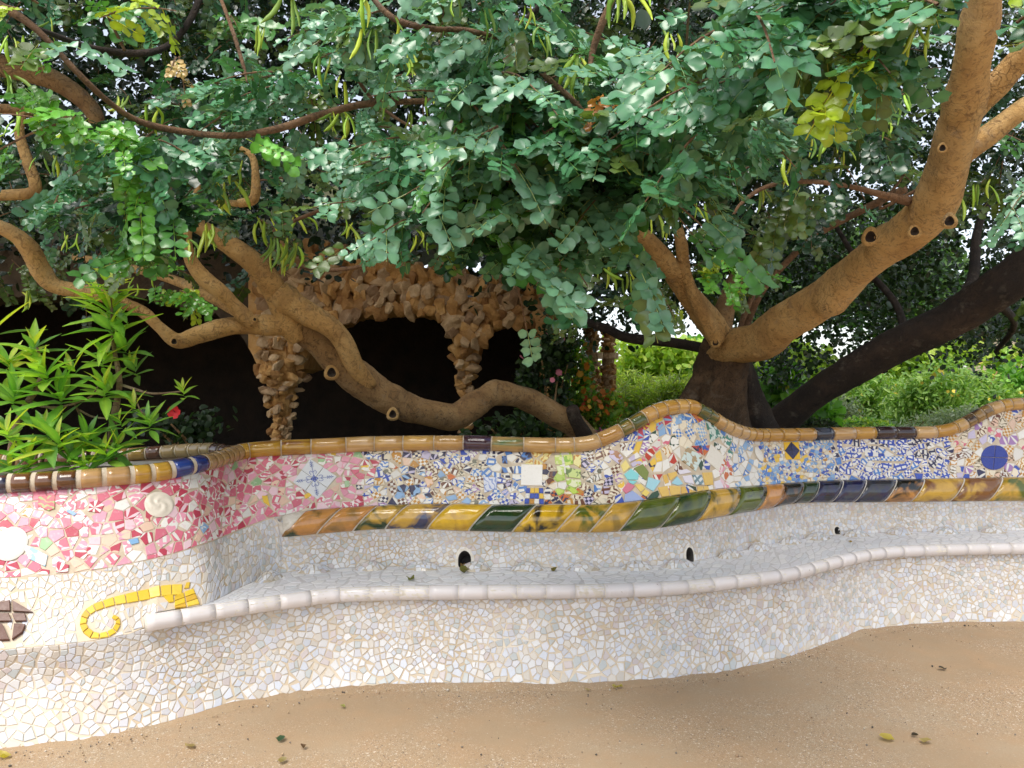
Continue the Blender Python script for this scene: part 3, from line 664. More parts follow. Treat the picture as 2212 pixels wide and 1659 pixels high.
for i in range(4):
    feats.append((z5([tuple(c0), mids[i], mids[(i+1) % 4]]), NV, BL, 0)); feats.append((z5([mids[i], q4[(i+1) % 4], mids[(i+1) % 4]]), srgb('#f0c018'), YE, 0))
for i in range(4):
    pts = [(1938, 608)] + [(1938 + 116*math.cos(math.radians(i*90 + 3 + t)), 608 + 106*math.sin(math.radians(i*90 + 3 + t))) for t in range(0, 91, 15)]
    feats.append((z5(pts), srgb('#1d3a9c'), srgb('#2a4cb4'), 0))
for a, b_, m in (((965, 462), (1100, 495), 2), ((1110, 462), (1180, 495), 2), ((980, 600), (1180, 640), 5), ((985, 655), (1075, 700), 2), ((1090, 660), (1205, 720), 2), ((845, 540), (960, 600), 4), ((850, 605), (975, 635), 5), ((615, 462), (655, 540), 2)):
    feats.append((z5([a, (b_[0], a[1]), b_, (a[0], b_[1])]), WH, BL if m != 5 else SKB, m))
feats.append((z1([(860, 640), (920, 690), (880, 760), (770, 740), (790, 660)]), WH, DR, 1)); feats.append((z1([(345, 610), (495, 600), (495, 720), (440, 740), (345, 700)]), srgb('#c9525f'), srgb('#9fae6a'), 3))
feats.append((z1([(600, 715), (690, 760), (660, 785), (590, 745)]), LB, WH, 0)); feats.append((z1([(1110, 985), (1200, 965), (1210, 1010), (1140, 1030)]), srgb('#7fb2df'), LB, 0)); feats.append((z1([(480, 1270), (500, 1170), (605, 1200), (590, 1265)]), WH, DR, 1))
feats.append((z2([(530, 605), (580, 600), (600, 700), (545, 660)]), YE, OC, 0)); feats.append((z2([(890, 600), (950, 570), (960, 605), (905, 635)]), YE, OC, 0)); feats.append((z2([(1240, 480), (1280, 470), (1285, 530), (1245, 540)]), srgb('#a5c99a'), WH, 0)); feats.append((z2([(1380, 350), (1450, 340), (1470, 400), (1390, 390)]), YE, WH, 4))
feats.append((z1([(205, 1010), (300, 1050), (430, 1120), (400, 1220), (260, 1150)]), srgb('#e9f0f4'), srgb('#a5cde0'), 4))
discs = [((28, 1175), 33, 37, 0), ((347, 1090), 29, 31, 1), ((1636, 981), 12, 17, 0)]
items = []
for poly in cells(S_mos.L, S_mos.H, mosr, 42000, 21, (.85, 1.2)):
    x, y, sz = seen(S_mos, poly)
    if x < -80 or x > 2290: continue
    if any(inpoly(x, y, f[0]) for f in feats) or any(((x-a)/rx)**2+((y-b)/ry)**2 < .8 for (a, b), rx, ry, _ in discs): continue
    mi, ca, cb, _ = zone(x, y, rng)
    j = rng.uniform(.88, 1.05); ca = tuple(v*j for v in ca)
    V, Fc, uv = shard_geo(S_mos, poly, rng.uniform(.0008, .002), .002+rng.uniform(0, .0015), .03, rng, (rng.choice((-1, 1))*rng.uniform(.012, .045), rng.choice((-1, 1))*rng.uniform(.0, .045)), jt=.975)
    items.append((V, Fc, uv, ca, cb, mi, sz))
emit(items, panel, 'mosaic_shard', 'small_mosaic_shards')
for pl, ca, cb, mi in feats: feature(S_mos, pl, ca, cb, mi, panel, 'mosaic_tile', .0022, .0028, .008)
for (dx, dy), rx, ry, ridge in discs:       # round relief medallions
    a, b = S_mos.inv(dx, dy); nrm = S_mos.normal(a, b); nrm = -nrm if nrm[1] > 0 else nrm; c3 = S_mos.at(a, b)
    e1 = S_mos.at(a+.02, b)-S_mos.at(a-.02, b); e1 /= np.linalg.norm(e1); e2 = np.cross(nrm, e1); R1 = rx*c3[1]/F; R2 = ry*c3[1]/F; V = []; Fc = []; nr, na = 12, 40
    for i in range(nr+1):
        for k in range(na):
            an = 2*math.pi*k/na; q = i/nr; hh = .010*math.sqrt(max(0, 1-q*q*.98)) + .003
            if ridge: hh += .0028*math.sin(an*3 + q*9)*min(1, q*3)*(1-q**6)
            V.append(c3+e1*math.cos(an)*R1*q+e2*math.sin(an)*R2*q+nrm*hh)
    for i in range(nr):
        for k in range(na): k2 = (k+1) % na; Fc.append((i*na+k, (i+1)*na+k, (i+1)*na+k2, i*na+k2))
    me = mesh('relief_disc', V, Fc, True, cols={'ca': [srgb('#efeae0') if not ridge else srgb('#e6dccb')]*len(V), 'cb': [srgb('#c9b99c')]*len(V)}, uv=np.zeros((len(V), 2))); put('relief_disc', me, panel, SHM[0])
# blue ornament printed on the cross tile: thin enamel lines
ce = np.mean([S_mos.inv(*p) for p in cross], 0); nrm = S_mos.normal(*ce); nrm = -nrm if nrm[1] > 0 else nrm; c3 = S_mos.at(*ce) + nrm*.0085; mb = MB()
tip = [S_mos.at(*S_mos.inv(*p)) for p in cross]
def ribbon(pts, wid):
    pts = np.array(pts); t = np.gradient(pts, axis=0); t /= np.linalg.norm(t, axis=1)[:, None]+1e-9; s_ = np.cross(t, nrm)*wid; V = np.vstack([pts+s_, pts-s_]); k = len(pts); mb.add(V, [(i, i+1, k+i+1, k+i) for i in range(k-1)], 0, (.03, .07, .36))
for i in range(4):
    dv = ((tip[i]+tip[(i+1) % 4])/2 - c3); dv -= nrm*np.dot(dv, nrm)
    dv = tip[i] - c3; dv -= nrm*np.dot(dv, nrm); Ln = np.linalg.norm(dv)*.86; dv /= np.linalg.norm(dv); sv = np.cross(nrm, dv)
    ribbon([c3+dv*t for t in np.linspace(.006, Ln, 8)], .0012)
    for k in range(3):
        b0 = c3+dv*(Ln*(.72+.1*k)); ribbon([b0+sv*.010-dv*.008, b0, b0-sv*.010-dv*.008], .0014)
    for sg in (-1, 1):
        ribbon([c3+dv*(Ln*.42+.012*math.sin(t)-.01)+sv*sg*(.004+.013*(1-math.cos(t))*.6) for t in np.linspace(0, 4.6, 12)], .0012)
        ribbon([c3+dv*(.004+.016*t)+sv*sg*.007*math.sin(t*3.1) for t in np.linspace(0, 1, 6)], .0022)
mb.build('blue_ornament', panel, tintmat('blue_enamel', .25))

# ---- half-round tiles along a path
def path_tiles(path_pts, cuts, rad, parent, name, mat, colf, gap=.005, sides=16, flat=1.0, seg=5, roll=0.0):
    p = np.asarray(path_pts); S = np.concatenate([[0], np.cumsum(np.linalg.norm(np.diff(p, axis=0), axis=1))])
    f = lambda s: np.stack([np.interp(s, S, p[:, k]) for k in range(3)], -1); objs = []
    for k in range(len(cuts)-1):
        g = gap(k) if callable(gap) else gap; a, b = cuts[k]+g/2, cuts[k+1]-g/2
        if b - a < .02: continue
        ss = np.linspace(a, b, seg); q = f(ss); t = f(ss+.02)-f(ss-.02); t /= np.linalg.norm(t, axis=1)[:, None]; V = []; UV = []
        jit = RND.uniform(-.0007, .0007)
        for i in range(-1, seg+1):
            ii = min(max(i, 0), seg-1); r = (rad+jit) * (1 if 0 <= i < seg else .985); side = np.cross(t[ii], [0, 0, 1]); side /= np.linalg.norm(side); up = np.cross(side, t[ii])
            for m in range(sides):
                an = 2*math.pi*m/sides; V.append(q[ii]+side*math.cos(an)*r*flat+up*math.sin(an)*r); UV.append(((ss[ii]), an*rad*.7 + k*1.7))
        Fc = [(i*sides+m, (i+1)*sides+m, (i+1)*sides+(m+1) % sides, i*sides+(m+1) % sides) for i in range(seg+1) for m in range(sides)]
        Fc += [tuple(range(sides)), tuple((seg+1)*sides+m for m in range(sides))[::-1]]
        mid = f((a+b)/2); ca, cb = colf(scr(mid)[0], k)
        me = mesh(name, V, Fc, True, cols={'ca': [ca]*len(V), 'cb': [cb]*len(V)}, uv=UV); me.polygons[-1].use_smooth = me.polygons[-2].use_smooth = False
        put(name, me, parent, mat)
    return S[-1]
def core(path_pts, rad, name, mat, flat=1.0):
    V, Fc = tube(path_pts, rad, 14, True, .012, np.random.default_rng(1)); return put(name, mesh(name, V, Fc, True), bench, mat)
# seat edge
lp = np.stack([cC(x) for x in np.arange(312, 2352, 6.0)]); lp[:, 1] += .005; lp[:, 2] = .4155
edge = core(lp, .0372, 'seat_edge', M['grout_white']); Ls = np.linalg.norm(np.diff(lp, axis=0), axis=1).sum()
cu = list(np.arange(0, Ls, .152)); path_tiles(lp, cu, .0379, edge, 'edge_tile', M['lip'], lambda x, k: ((lambda j: (.70*j, .655*j, .645*j))(RND.uniform(.93, 1.04)), (.5, .4, .3)), lambda k: RND.uniform(.003, .005))
# top rail
rp = np.array([cI(x) for x in np.arange(-140, 2352, 5.0)]); rail = core(rp, .0468, 'rail', M['grout_pale'])
S_r = np.concatenate([[0], np.cumsum(np.linalg.norm(np.diff(rp, axis=0), axis=1))]); xr = np.arange(-140, 2352, 5.0)
cut = [0]
while cut[-1] < S_r[-1] - .1:
    xx = np.interp(cut[-1], S_r, xr); cut.append(cut[-1] + (.105 if xx < 420 else .06 if xx < 520 else .20 if xx < 1150 else .135 if xx < 1320 else .085 if xx < 1640 else .165 if xx < 2040 else .08) * RND.uniform(.85, 1.15))
OCH = [(.52, .28, .05), (.56, .32, .08), (.50, .29, .10), (.55, .34, .14), (.48, .25, .045)]
def railcol(x, k):
    if x < 30: return (.03, .03, .06), (.10, .04, .02)
    if x < 165: return (.13, .05, .015), (.04, .015, .008)
    if x < 260: return (.46, .27, .11), (.40, .22, .06)
    if x < 372: return (.48, .27, .035), (.36, .17, .02)
    if x < 432: return (.010, .022, .14), (.015, .05, .26)
    if x < 520: return (.36, .22, .09), (.44, .26, .07)
    if x < 680: return (.46, .25, .025), (.20, .07, .012)
    if 975 < x < 1045: return (.05, .018, .03), (.09, .10, .26)
    if 1045 < x < 1130: return (.44, .27, .09), (.10, .16, .06)
    if 1348 < x < 1385 or 1495 < x < 1545: return (.06, .085, .02), (.34, .20, .04)
    if 1738 < x < 1792: return (.012, .016, .03), (.03, .04, .07)
    if 1895 < x < 1960: return (.025, .010, .012), (.06, .03, .02)
    if 2080 < x < 2130: return (.30, .18, .06), (.03, .015, .01)
    return RND.choice(OCH), RND.choice([(.62, .40, .18), (.44, .22, .05), (.60, .36, .09), (.52, .29, .10)])
path_tiles(rp, cut, .048, rail, 'rail_tile', M['rail'], railcol, lambda k: (.022 if np.interp(cut[k], S_r, xr) < 430 else RND.uniform(.005, .009)), 18, 1.1)
# rear rim of the planter on the left
pr = catmull([P(500, 978, 4.56), P(455, 971, 4.72), P(400, 973, 4.82), P(330, 978, 4.85), P(264, 983, 4.82), P(120, 990, 4.78), P(0, 996, 4.74), P(-160, 1004, 4.7)], 8)
rim = core(pr, .040, 'planter_rim', M['grout_pale']); Lr = np.linalg.norm(np.diff(pr, axis=0), axis=1).sum()
path_tiles(pr, list(np.arange(0, Lr, .105)), .043, rim, 'rim_tile', M['rail'], lambda x, k: RND.choice([((.10, .035, .02), (.20, .09, .03)), ((.34, .24, .11), (.28, .2, .1)), ((.12, .05, .03), (.05, .02, .015)), ((.36, .22, .06), (.3, .17, .05))]), .012, 14)
# mortar bed and soil between the two rails
bx = np.arange(-140, 505, 15.0); fr = cI(bx); bk = np.stack([np.interp(fr[:, 0], pr[::-1, 0], pr[::-1, k]) for k in range(3)], 1); rows = []
for u in (0, .16, .2, .8, .84, 1):
    q = fr*(1-u)+bk*u; q[:, 2] = np.minimum(fr[:, 2], bk[:, 2]) - (.02 if u in (0, .16, .84, 1) else .07); rows.append(q)
sb = Surf(bx, rows); V, Fc = sb.grid(); put('planter_bed', mesh('planter_bed', V, Fc), bench, M['concrete'])
rows = [rows[0]*(1-u)+rows[-1]*u - np.array([0, 0, .012-.012*math.sin(u*3.14)]) for u in (.15, .4, .65, .85)]
V, Fc = Surf(bx[:-12], [r[:-12] for r in rows]).grid(); put('planter_soil', mesh('planter_soil', V, Fc, True), bench, M['soil'])
# rear of the bench: plastered wall down to the garden
xb = XS[XS > 500]; tp = cI(xb); rows = [tp+np.array([0, .02, -.03]), tp+np.array([0, .07, -.10]), tp+np.array([0, .12, -.5]), np.stack([tp[:, 0], tp[:, 1]+.15, np.full(len(xb), -.05)], 1)]
V, Fc = Surf(xb, rows).grid(); rw = MB(); rw.add(V, Fc)
q = pr[pr[:, 0] < cI(500)[0]]; V, Fc = Surf(np.arange(len(q)), [q+np.array([0, .01, -.02]), q+np.array([0, .06, -.1]), np.stack([q[:, 0], q[:, 1]+.1, np.full(len(q), -.05)], 1)]).grid(); rw.add(V, Fc)
rw.build('rear_wall', bench, M['concrete'], True)

# ---- lumbar roll of slanted glazed tiles
bot = [607, 684, 762, 832, 923, 1012, 1106, 1200, 1272, 1336, 1424, 1500, 1569, 1628, 1667, 1709, 1743, 1793, 1842, 1906, 1965, 2050, 2131, 2215, 2300]
rxs = np.arange(560, 2358, 3.0); Fp, Gp = cF(rxs), cG(rxs); S_ = np.concatenate([[0], np.cumsum(np.linalg.norm(np.diff(Fp, axis=0), axis=1))])
tng = np.gradient((Fp+Gp)/2, axis=0); tng /= np.linalg.norm(tng, axis=1)[:, None]; nor = np.cross(tng, Gp-Fp); nor /= np.linalg.norm(nor, axis=1)[:, None]; nor[nor[:, 1] > 0] *= -1
def rollpt(s, th, lift):
    g = lambda A: np.array([np.interp(s, S_, A[:, k]) for k in range(3)]); a, b, n = g(Fp), g(Gp), g(nor)
    return a + (b-a)*(1-math.cos(th))/2 + n*(math.sin(th)*.058 + lift)
V = []; ns = 160; nth = 10
for i in range(ns+1):
    for j in range(nth+1):
        th = math.pi*j/nth; s = .11 + (S_[-1]-.11)*i/ns + .13*(j/nth)*(1-i/ns); V.append(rollpt(s, th, -.006))
roll = put('lumbar_roll', mesh('lumbar_roll', V, [(i*(nth+1)+j, (i+1)*(nth+1)+j, (i+1)*(nth+1)+j+1, i*(nth+1)+j+1) for i in range(ns) for j in range(nth)], True), bench, M['grout_white'])
YL, MU, DGN, NVY, BLK, ORG, GRN, BRN = (.66, .40, .02), (.56, .33, .045), (.014, .045, .012), (.010, .014, .065), (.008, .012, .012), (.54, .24, .055), (.09, .12, .012), (.20, .08, .02)
rc = [(ORG, DGN), (ORG, (.30, .16, .04)), (DGN, MU), (MU, (.03, .04, .10)), (YL, (.46, .25, .02)), (DGN, (.02, .055, .012)), (YL, BLK), (MU, GRN), (MU, (.30, .19, .03)), (GRN, DGN), (DGN, GRN), (MU, DGN), (GRN, BLK), (ORG, (.36, .17, .05)), (BLK, BRN), (DGN, BLK), (NVY, BLK), (NVY, (.05, .06, .07)), ((.03, .035, .045), NVY), (BLK, ORG), (MU, BRN), (BRN, MU), (MU, GRN), (MU, ORG)]
for k in range(len(bot)-1):
    s0, s1 = (np.interp(x, rxs, S_) for x in bot[k:k+2]); sh = np.interp(bot[k], [600, 1250, 1700, 2200], [.145, .14, .09, .11]); V = []; UV = []; nu, nv = 7, 12
    for i in range(-1, nu+1):
        ii = min(max(i, 0), nu-1); lf = 0 if 0 <= i < nu else -.010
        for j in range(nv):
            th = math.pi*(.03+.94*j/(nv-1)); s = s0+.006 + (s1-s0-.012)*ii/(nu-1) + sh*((1-math.cos(th))/2); V.append(rollpt(s, th, lf)); UV.append((s+k*3.1, th*.06+k*.77))
    me = mesh('roll_tile', V, [(i*nv+j, (i+1)*nv+j, (i+1)*nv+j+1, i*nv+j+1) for i in range(nu+1) for j in range(nv-1)], True, cols={'ca': [rc[k][0]]*len(V), 'cb': [rc[k][1]]*len(V)}, uv=UV); put('roll_tile', me, roll, M['roll'])

# ---- little mosaic mounds along the back of the seat
mrng = random.Random(8); M['mound'] = tintmat('mound_tile', .2)
for mx in (566, 679, 802, 914, 1028, 1139, 1257, 1370, 1455, 1564, 1627, 1694, 1755, 1839, 1932, 2034, 2134, 2240):
    e = cE(mx); e0, e1 = cE(mx-8), cE(mx+8); t = e1-e0; t /= np.linalg.norm(t); nn = np.array([t[1], -t[0], 0]); c = e + nn*.045 + np.array([0, 0, -.002]); mb = MB(); R1, R2, Hh = .102*mrng.uniform(.9, 1.1), .060, .046
    V = [c+np.array([0, 0, Hh*.96])]; Fc = []; na = 22
    for i in range(1, 6):
        for k in range(na):
            an = 2*math.pi*k/na; q = i/5; V.append(c+t*math.cos(an)*R1*q+nn*math.sin(an)*R2*q+np.array([0, 0, Hh*.96*(1-q*q)]))
    for k in range(na): Fc.append((0, 1+k, 1+(k+1) % na))
    for i in range(4):
        for k in range(na): Fc.append((1+i*na+k, 1+(i+1)*na+k, 1+(i+1)*na+(k+1) % na, 1+i*na+(k+1) % na))
    mb.add(V, Fc, 0, (.45, .38, .29))
    for poly in cells(2*R1, 2*R1, lambda a, b: .024, 400, mx):
        cx = sum(p[0] for p in poly)/len(poly)-R1; cy = sum(p[1] for p in poly)/len(poly)-R1
        if math.hypot(cx, cy) > R1*.92: continue
        top = []; low = []
        for px_, py_ in poly:
            u, v = cx+(px_-R1-cx)*.86, cy+(py_-R1-cy)*.86; q2 = min(1, (u*u+v*v)/R1**2); b3 = c+t*u+nn*v*R2/R1+np.array([0, 0, Hh*(1-q2)]); top.append(b3+np.array([0, 0, .0025])); low.append(b3-np.array([0, 0, .004]))
        k = len(top); mb.add(top+low, [tuple(range(k))]+[(i, k+i, k+(i+1) % k, (i+1) % k) for i in range(k)], 0, white(mrng))
    mb.build('seat_mound', bench, M['mound'])
# ------------------------------------------------------------------ ground
def sheet(name, x0, x1, y0, y1, nx, ny, hf, mat):
    V = []; 
    for j in range(ny+1):
        for i in range(nx+1):
            x = x0+(x1-x0)*i/nx; y = y0+(y1-y0)*j/ny; V.append((x, y, hf(x, y)))
    Fc = [(j*(nx+1)+i, j*(nx+1)+i+1, (j+1)*(nx+1)+i+1, (j+1)*(nx+1)+i) for j in range(ny) for i in range(nx)]
    return tag(put(name, mesh(name, V, Fc, True), None, mat), kind='structure')
sheet('ground', -400, 400, -400, 800, 40, 60, lambda x, y: -.012, M['garden'])
sheet('terrace', -30, 30, -40, 5.6, 60, 60, lambda x, y: .004*math.sin(x*2.3)*math.cos(y*1.9), M['ground'])

# grit lying on the terrace and sand drifted against the foot of the bench
gx = np.random.default_rng(3); n = 1100; OV = np.array([(1, 0, 0), (-1, 0, 0), (0, 1, 0), (0, -1, 0), (0, 0, 1), (0, 0, -1)], float); OT = np.array([(0, 2, 4), (2, 1, 4), (1, 3, 4), (3, 0, 4), (2, 0, 5), (1, 2, 5), (3, 1, 5), (0, 3, 5)])
xs_ = gx.uniform(-20, 2230, n*2); fd = pchip(*np.array([(x, 2458.5/(y-829.5)) for x, y in foot]).T)(xs_); dd = np.where(gx.random(n*2) < .35, fd-np.abs(gx.normal(0, .06, n*2))-.01, gx.uniform(2.75, 4.9, n*2)); ok = dd < fd-.01; xs_, dd = xs_[ok][:n], dd[ok][:n]; n = len(dd)
sz_g = gx.gamma(2.0, .0009, n)+.001; V = OV[None]*sz_g[:, None, None]*gx.uniform(.6, 1.3, (n, 6, 3))+np.stack([(xs_-1105.5)/F*dd, dd, .004+sz_g*.3], 1)[:, None]; gc = np.array([(.10, .085, .07), (.55, .48, .39), (.30, .20, .12), (.42, .30, .18), (.2, .17, .14)])[gx.integers(5, size=n)]
tag(put('gravel', tri_mesh('gravel', V.reshape(-1, 3), (OT[None]+6*np.arange(n)[:, None, None]).reshape(-1, 3), {'tint': np.repeat(gc, 6, 0)}), None, tintmat('grit', .9)), 'fine grit scattered over the sandy terrace', 'gravel', kind='stuff')
fx = np.arange(-60, 2300, 4.0); A = cA(fx); A[:, 2] = 0; hh = np.abs(np.interp(fx, np.arange(-60, 2360, 37.0), gx.normal(.003, .004, len(np.arange(-60, 2360, 37.0))))); rows = [A+np.stack([0*fx, -.05-hh*2, 0*fx-.003], 1), A+np.stack([0*fx, -.018+0*fx, .005+hh*.5], 1), A+np.stack([0*fx, .02+0*fx, .006+hh*1.2], 1)]
V, Fc = Surf(fx, rows).grid(); tag(put('sand_drift', mesh('sand_drift', V, Fc, True), None, M['ground']), kind='structure')
# ------------------------------------------------------------------ rustic stone arcade behind the bench
def ico(sub=1):
    bm = bmesh.new(); bmesh.ops.create_icosphere(bm, subdivisions=sub, radius=1); V = np.array([v.co[:] for v in bm.verts]); Fc = [tuple(v.index for v in f.verts) for f in bm.faces]; bm.free(); return V, Fc
IV, IF = ico(2); srng = np.random.default_rng(5); stone_me = []
for k in range(8):
    V = IV.copy()
    for _ in range(12):          # chop facets off: rough quarry stone
        n = srng.normal(size=3); n /= np.linalg.norm(n); c = srng.uniform(.42, .75); d = V @ n; V = V - np.outer(np.maximum(d - c, 0), n)
    V += srng.normal(0, .035, V.shape); me = mesh('stone', V, IF); me.materials.append(M['stone'] if k < 5 else M['stone_pale']); stone_me.append(me)
def stone_at(parent, p, r, flat=(1, .8, .8), name='stone', k=None):
    o = bpy.data.objects.new(name, stone_me[RND.randrange(8) if k is None else k]); COL.objects.link(o); o.location = tuple(p)
    o.scale = tuple(r*f*RND.uniform(.8, 1.25) for f in flat); o.rotation_euler = [RND.uniform(-.5, .5), RND.uniform(-.5, .5), RND.uniform(0, 6.28)] if flat[0] == flat[1] else [RND.uniform(-.4, .4), RND.uniform(-.6, .6), RND.uniform(-.4, .4)]
    o.parent = parent
    if parent.type == 'EMPTY': o.matrix_parent_inverse = Matrix.Translation(-parent.location)
    return o
AD = 9.0
arc = empty('stone_arcade', tuple(P(820, 829.5, AD) * np.array([1, 1, 0])))
tag(arc, 'rustic brown rubble stone arcade with dark cave arches behind the bench', 'arcade')
under = pchip(*np.array([(-400, 700), (-200, 660), (0, 640), (250, 640), (420, 668), (500, 705), (548, 770), (560, 800), (655, 800), (668, 745), (714, 699), (761, 678), (821, 671), (922, 678), (965, 698), (986, 734), (996, 790), (1022, 790), (1042, 736), (1055, 714), (1089, 698), (1136, 692), (1160, 720), (1172, 800), (1180, 960), (1240, 960)]).T)
topy = pchip(*np.array([(-400, 520), (600, 540), (800, 560), (912, 584), (1000, 586), (1030, 612), (1072, 606), (1136, 620), (1200, 640), (1240, 660)]).T)
ax = np.arange(536, 1209, 8.0); mb = MB()
def jag(x, a): return a*(math.sin(x*.21)+math.sin(x*.13+1)+.7*math.sin(x*.47))
for sgn, d0, d1 in ((0, AD, AD+.9),):
    rows = [np.array([P(x, topy(x), d0+.5) for x in ax]), np.array([P(x, topy(x)+6, d0) for x in ax]), np.array([P(x, (topy(x)+under(x))/2, d0-.12+jag(x, .02)) for x in ax]), np.array([P(x, under(x)+jag(x, 2), d0-.02) for x in ax]), np.array([P(x, under(x)+jag(x, 2), d0) * np.array([1, 1, 1]) + np.array([0, d1-d0, 0]) for x in ax])]
    V, Fc = Surf(ax, rows).grid(); mb.add(V, Fc)
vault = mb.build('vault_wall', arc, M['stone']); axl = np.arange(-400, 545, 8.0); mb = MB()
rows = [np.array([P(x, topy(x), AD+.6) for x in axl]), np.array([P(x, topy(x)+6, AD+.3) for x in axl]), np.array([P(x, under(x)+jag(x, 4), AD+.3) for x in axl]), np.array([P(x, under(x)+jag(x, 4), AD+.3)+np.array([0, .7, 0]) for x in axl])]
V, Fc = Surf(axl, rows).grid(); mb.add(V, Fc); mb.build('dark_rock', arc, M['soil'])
def pillar(ax_x, prof, name, n, rs, seed):
    cx = (ax_x-1105.5)/F*AD; V = []; na = 18; rg = np.random.default_rng(seed); prof = np.array(prof, float)
    zz = EYE-(prof[:, 0]-829.5)/F*AD; rr = prof[:, 1]/F*AD
    for z, r in zip(zz, rr):
        for k in range(na):
            an = 2*math.pi*k/na; q = r*.62*(1+rg.normal(0, .05)); V.append((cx+math.cos(an)*q, AD+.05+math.sin(an)*q, z))
    m = len(prof); o = put(name, mesh(name, V, [(i*na+k, i*na+(k+1) % na, (i+1)*na+(k+1) % na, (i+1)*na+k) for i in range(m-1) for k in range(na)]), arc, M['stone'])
    for t in range(n):
        z = rg.uniform(zz.min(), zz.max()); r = np.interp(z, zz[np.argsort(zz)], rr[np.argsort(zz)]); an = rg.uniform(math.pi*.95, math.pi*2.05); s = rg.uniform(*rs)*(.6+.7*r/rr.max())
        stone_at(o, (cx+math.cos(an)*r*.76, AD+.05+math.sin(an)*r*.76, z), s, (1, .8, .75))
pillar(606, [(1100, 24), (960, 23), (920, 27), (880, 34), (840, 50), (800, 64), (780, 58), (750, 52), (700, 70)], 'pillar', 150, (.060, .10), 1)
pillar(1004, [(1100, 12), (930, 12), (860, 14), (820, 22), (785, 30), (750, 36), (715, 55)], 'pillar', 70, (.07, .12), 2)
rg = random.Random(4); got = []
for k in range(46):              # ragged top course
    x = rg.uniform(600, 1165); stone_at(vault, P(x, topy(x)+rg.uniform(-16, 8), AD-.02), rg.uniform(.09, .15), (1, .8, 1))
for _ in range(9000):
    x = rg.uniform(560, 1175); y = rg.uniform(560, 745)
    if not (topy(x)+2 < y < under(x)+6): continue
    if any((x-a)**2+(y-b)**2 < 14.5**2 for a, b in got): continue
    got.append((x, y)); stone_at(vault, P(x, y, AD-.14-.05*rg.random()), rg.uniform(.085, .14), (.95, .7, 1.05))
# the dark room behind it
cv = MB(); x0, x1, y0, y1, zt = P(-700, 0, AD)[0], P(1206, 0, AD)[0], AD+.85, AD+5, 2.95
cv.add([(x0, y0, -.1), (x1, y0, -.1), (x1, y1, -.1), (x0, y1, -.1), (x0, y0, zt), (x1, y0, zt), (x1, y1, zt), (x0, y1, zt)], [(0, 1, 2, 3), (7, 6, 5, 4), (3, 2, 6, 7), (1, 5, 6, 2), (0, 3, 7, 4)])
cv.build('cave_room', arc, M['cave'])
# earth bank over the arcade
sheet('hillside', P(-900, 0, 10)[0], P(1230, 0, 10)[0], AD+.4, AD+9, 40, 20, lambda x, y: 2.98 + .45*(y-AD-.4) + .12*math.sin(x*3+y), M['garden'])

# ------------------------------------------------------------------ leaves
def leaflet(L, W, rg):
    o = [(0, 0), (.25, .37), (.6, .5), (.9, .34), (.95, 0), (.9, -.34), (.6, -.5), (.25, -.37), (.33, 0), (.66, 0)]
    V = np.array([(x*L, y*W, abs(y)*W*.28 + rg.normal(0, .075)*W + (-.10*x*x*L)) for x, y in o]); V[1:8, :2] *= 1 + rg.normal(0, .075, (7, 1))
    T = [(0, 8, 1), (8, 2, 1), (8, 9, 2), (9, 3, 2), (9, 4, 3), (0, 7, 8), (8, 7, 6), (8, 6, 9), (9, 6, 5), (9, 5, 4)]
    return V, np.array(T)
def carob_leaf(rg):
    pairs = rg.integers(3, 6); Lr = .034*pairs+.02; Vs = []; Ts = []; tint = []; o = 0
    bend = rg.uniform(.1, .5); rz = lambda t: -bend*(t**2)/Lr*.4
    for i in range(pairs):
        t = .028+.034*i
        for sg in (-1, 1):
            V, T = leaflet(rg.uniform(.040, .052)*(1-.08*(i == 0)), rg.uniform(.036, .046), rg); an = sg*math.radians(rg.uniform(58, 80) - 12*i/pairs); roll = sg*rg.normal(.05, .25)
            c, s = math.cos(roll), math.sin(roll); V = V @ np.array([[1, 0, 0], [0, c, s], [0, -s, c]]); c, s = math.cos(an), math.sin(an); V = V @ np.array([[c, s, 0], [-s, c, 0], [0, 0, 1]]); V = V + [t+rg.normal(0, .003), 0, rz(t)]
            Vs.append(V); Ts.append(T+o); o += len(V); k = rg.uniform(.82, 1.15); tint += [(k, k, k)]*8 + [(k*1.3, k*1.25, k*1.2)]*2
    t = np.array([0, Lr*.5, Lr]); V = []
    for q in t:
        for a in (0, 2.1, 4.2): V.append((q, math.cos(a)*.0016, rz(q)+math.sin(a)*.0016))
    T = []
    for i in range(2):
        for k in range(3): a, b, c, d = i*3+k, i*3+(k+1) % 3, (i+1)*3+(k+1) % 3, (i+1)*3+k; T += [(a, b, c), (a, c, d)]
    Vs.append(np.array(V)); Ts.append(np.array(T)+o); tint += [(3.2, 2.0, 1.2)]*9
    return np.vstack(Vs), np.vstack(Ts), np.array(tint)
lrg = np.random.default_rng(12); PROTO = [carob_leaf(lrg) for _ in range(10)]
TINT = {'teal': (.062, .195, .088), 'shaded': (.020, .060, .026), 'grey': (.125, .275, .165), 'young': (.12, .34, .045), 'lime': (.32, .44, .03), 'dead': (.50, .34, .12), 'olive': (.085, .14, .030), 'fresh': (.075, .22, .05), 'red': (.50, .20, .04)}  # darkest green has the shade of canopy gaps put into its colour
STROKES = []                     # (points x, y, depth; half width): gaps in the foliage where limbs show
def stroke(pts, hw): a = np.array(pts, float); STROKES.append((a, hw, a[:, 0].min()-hw, a[:, 0].max()+hw, a[:, 1].min()-hw, a[:, 1].max()+hw))
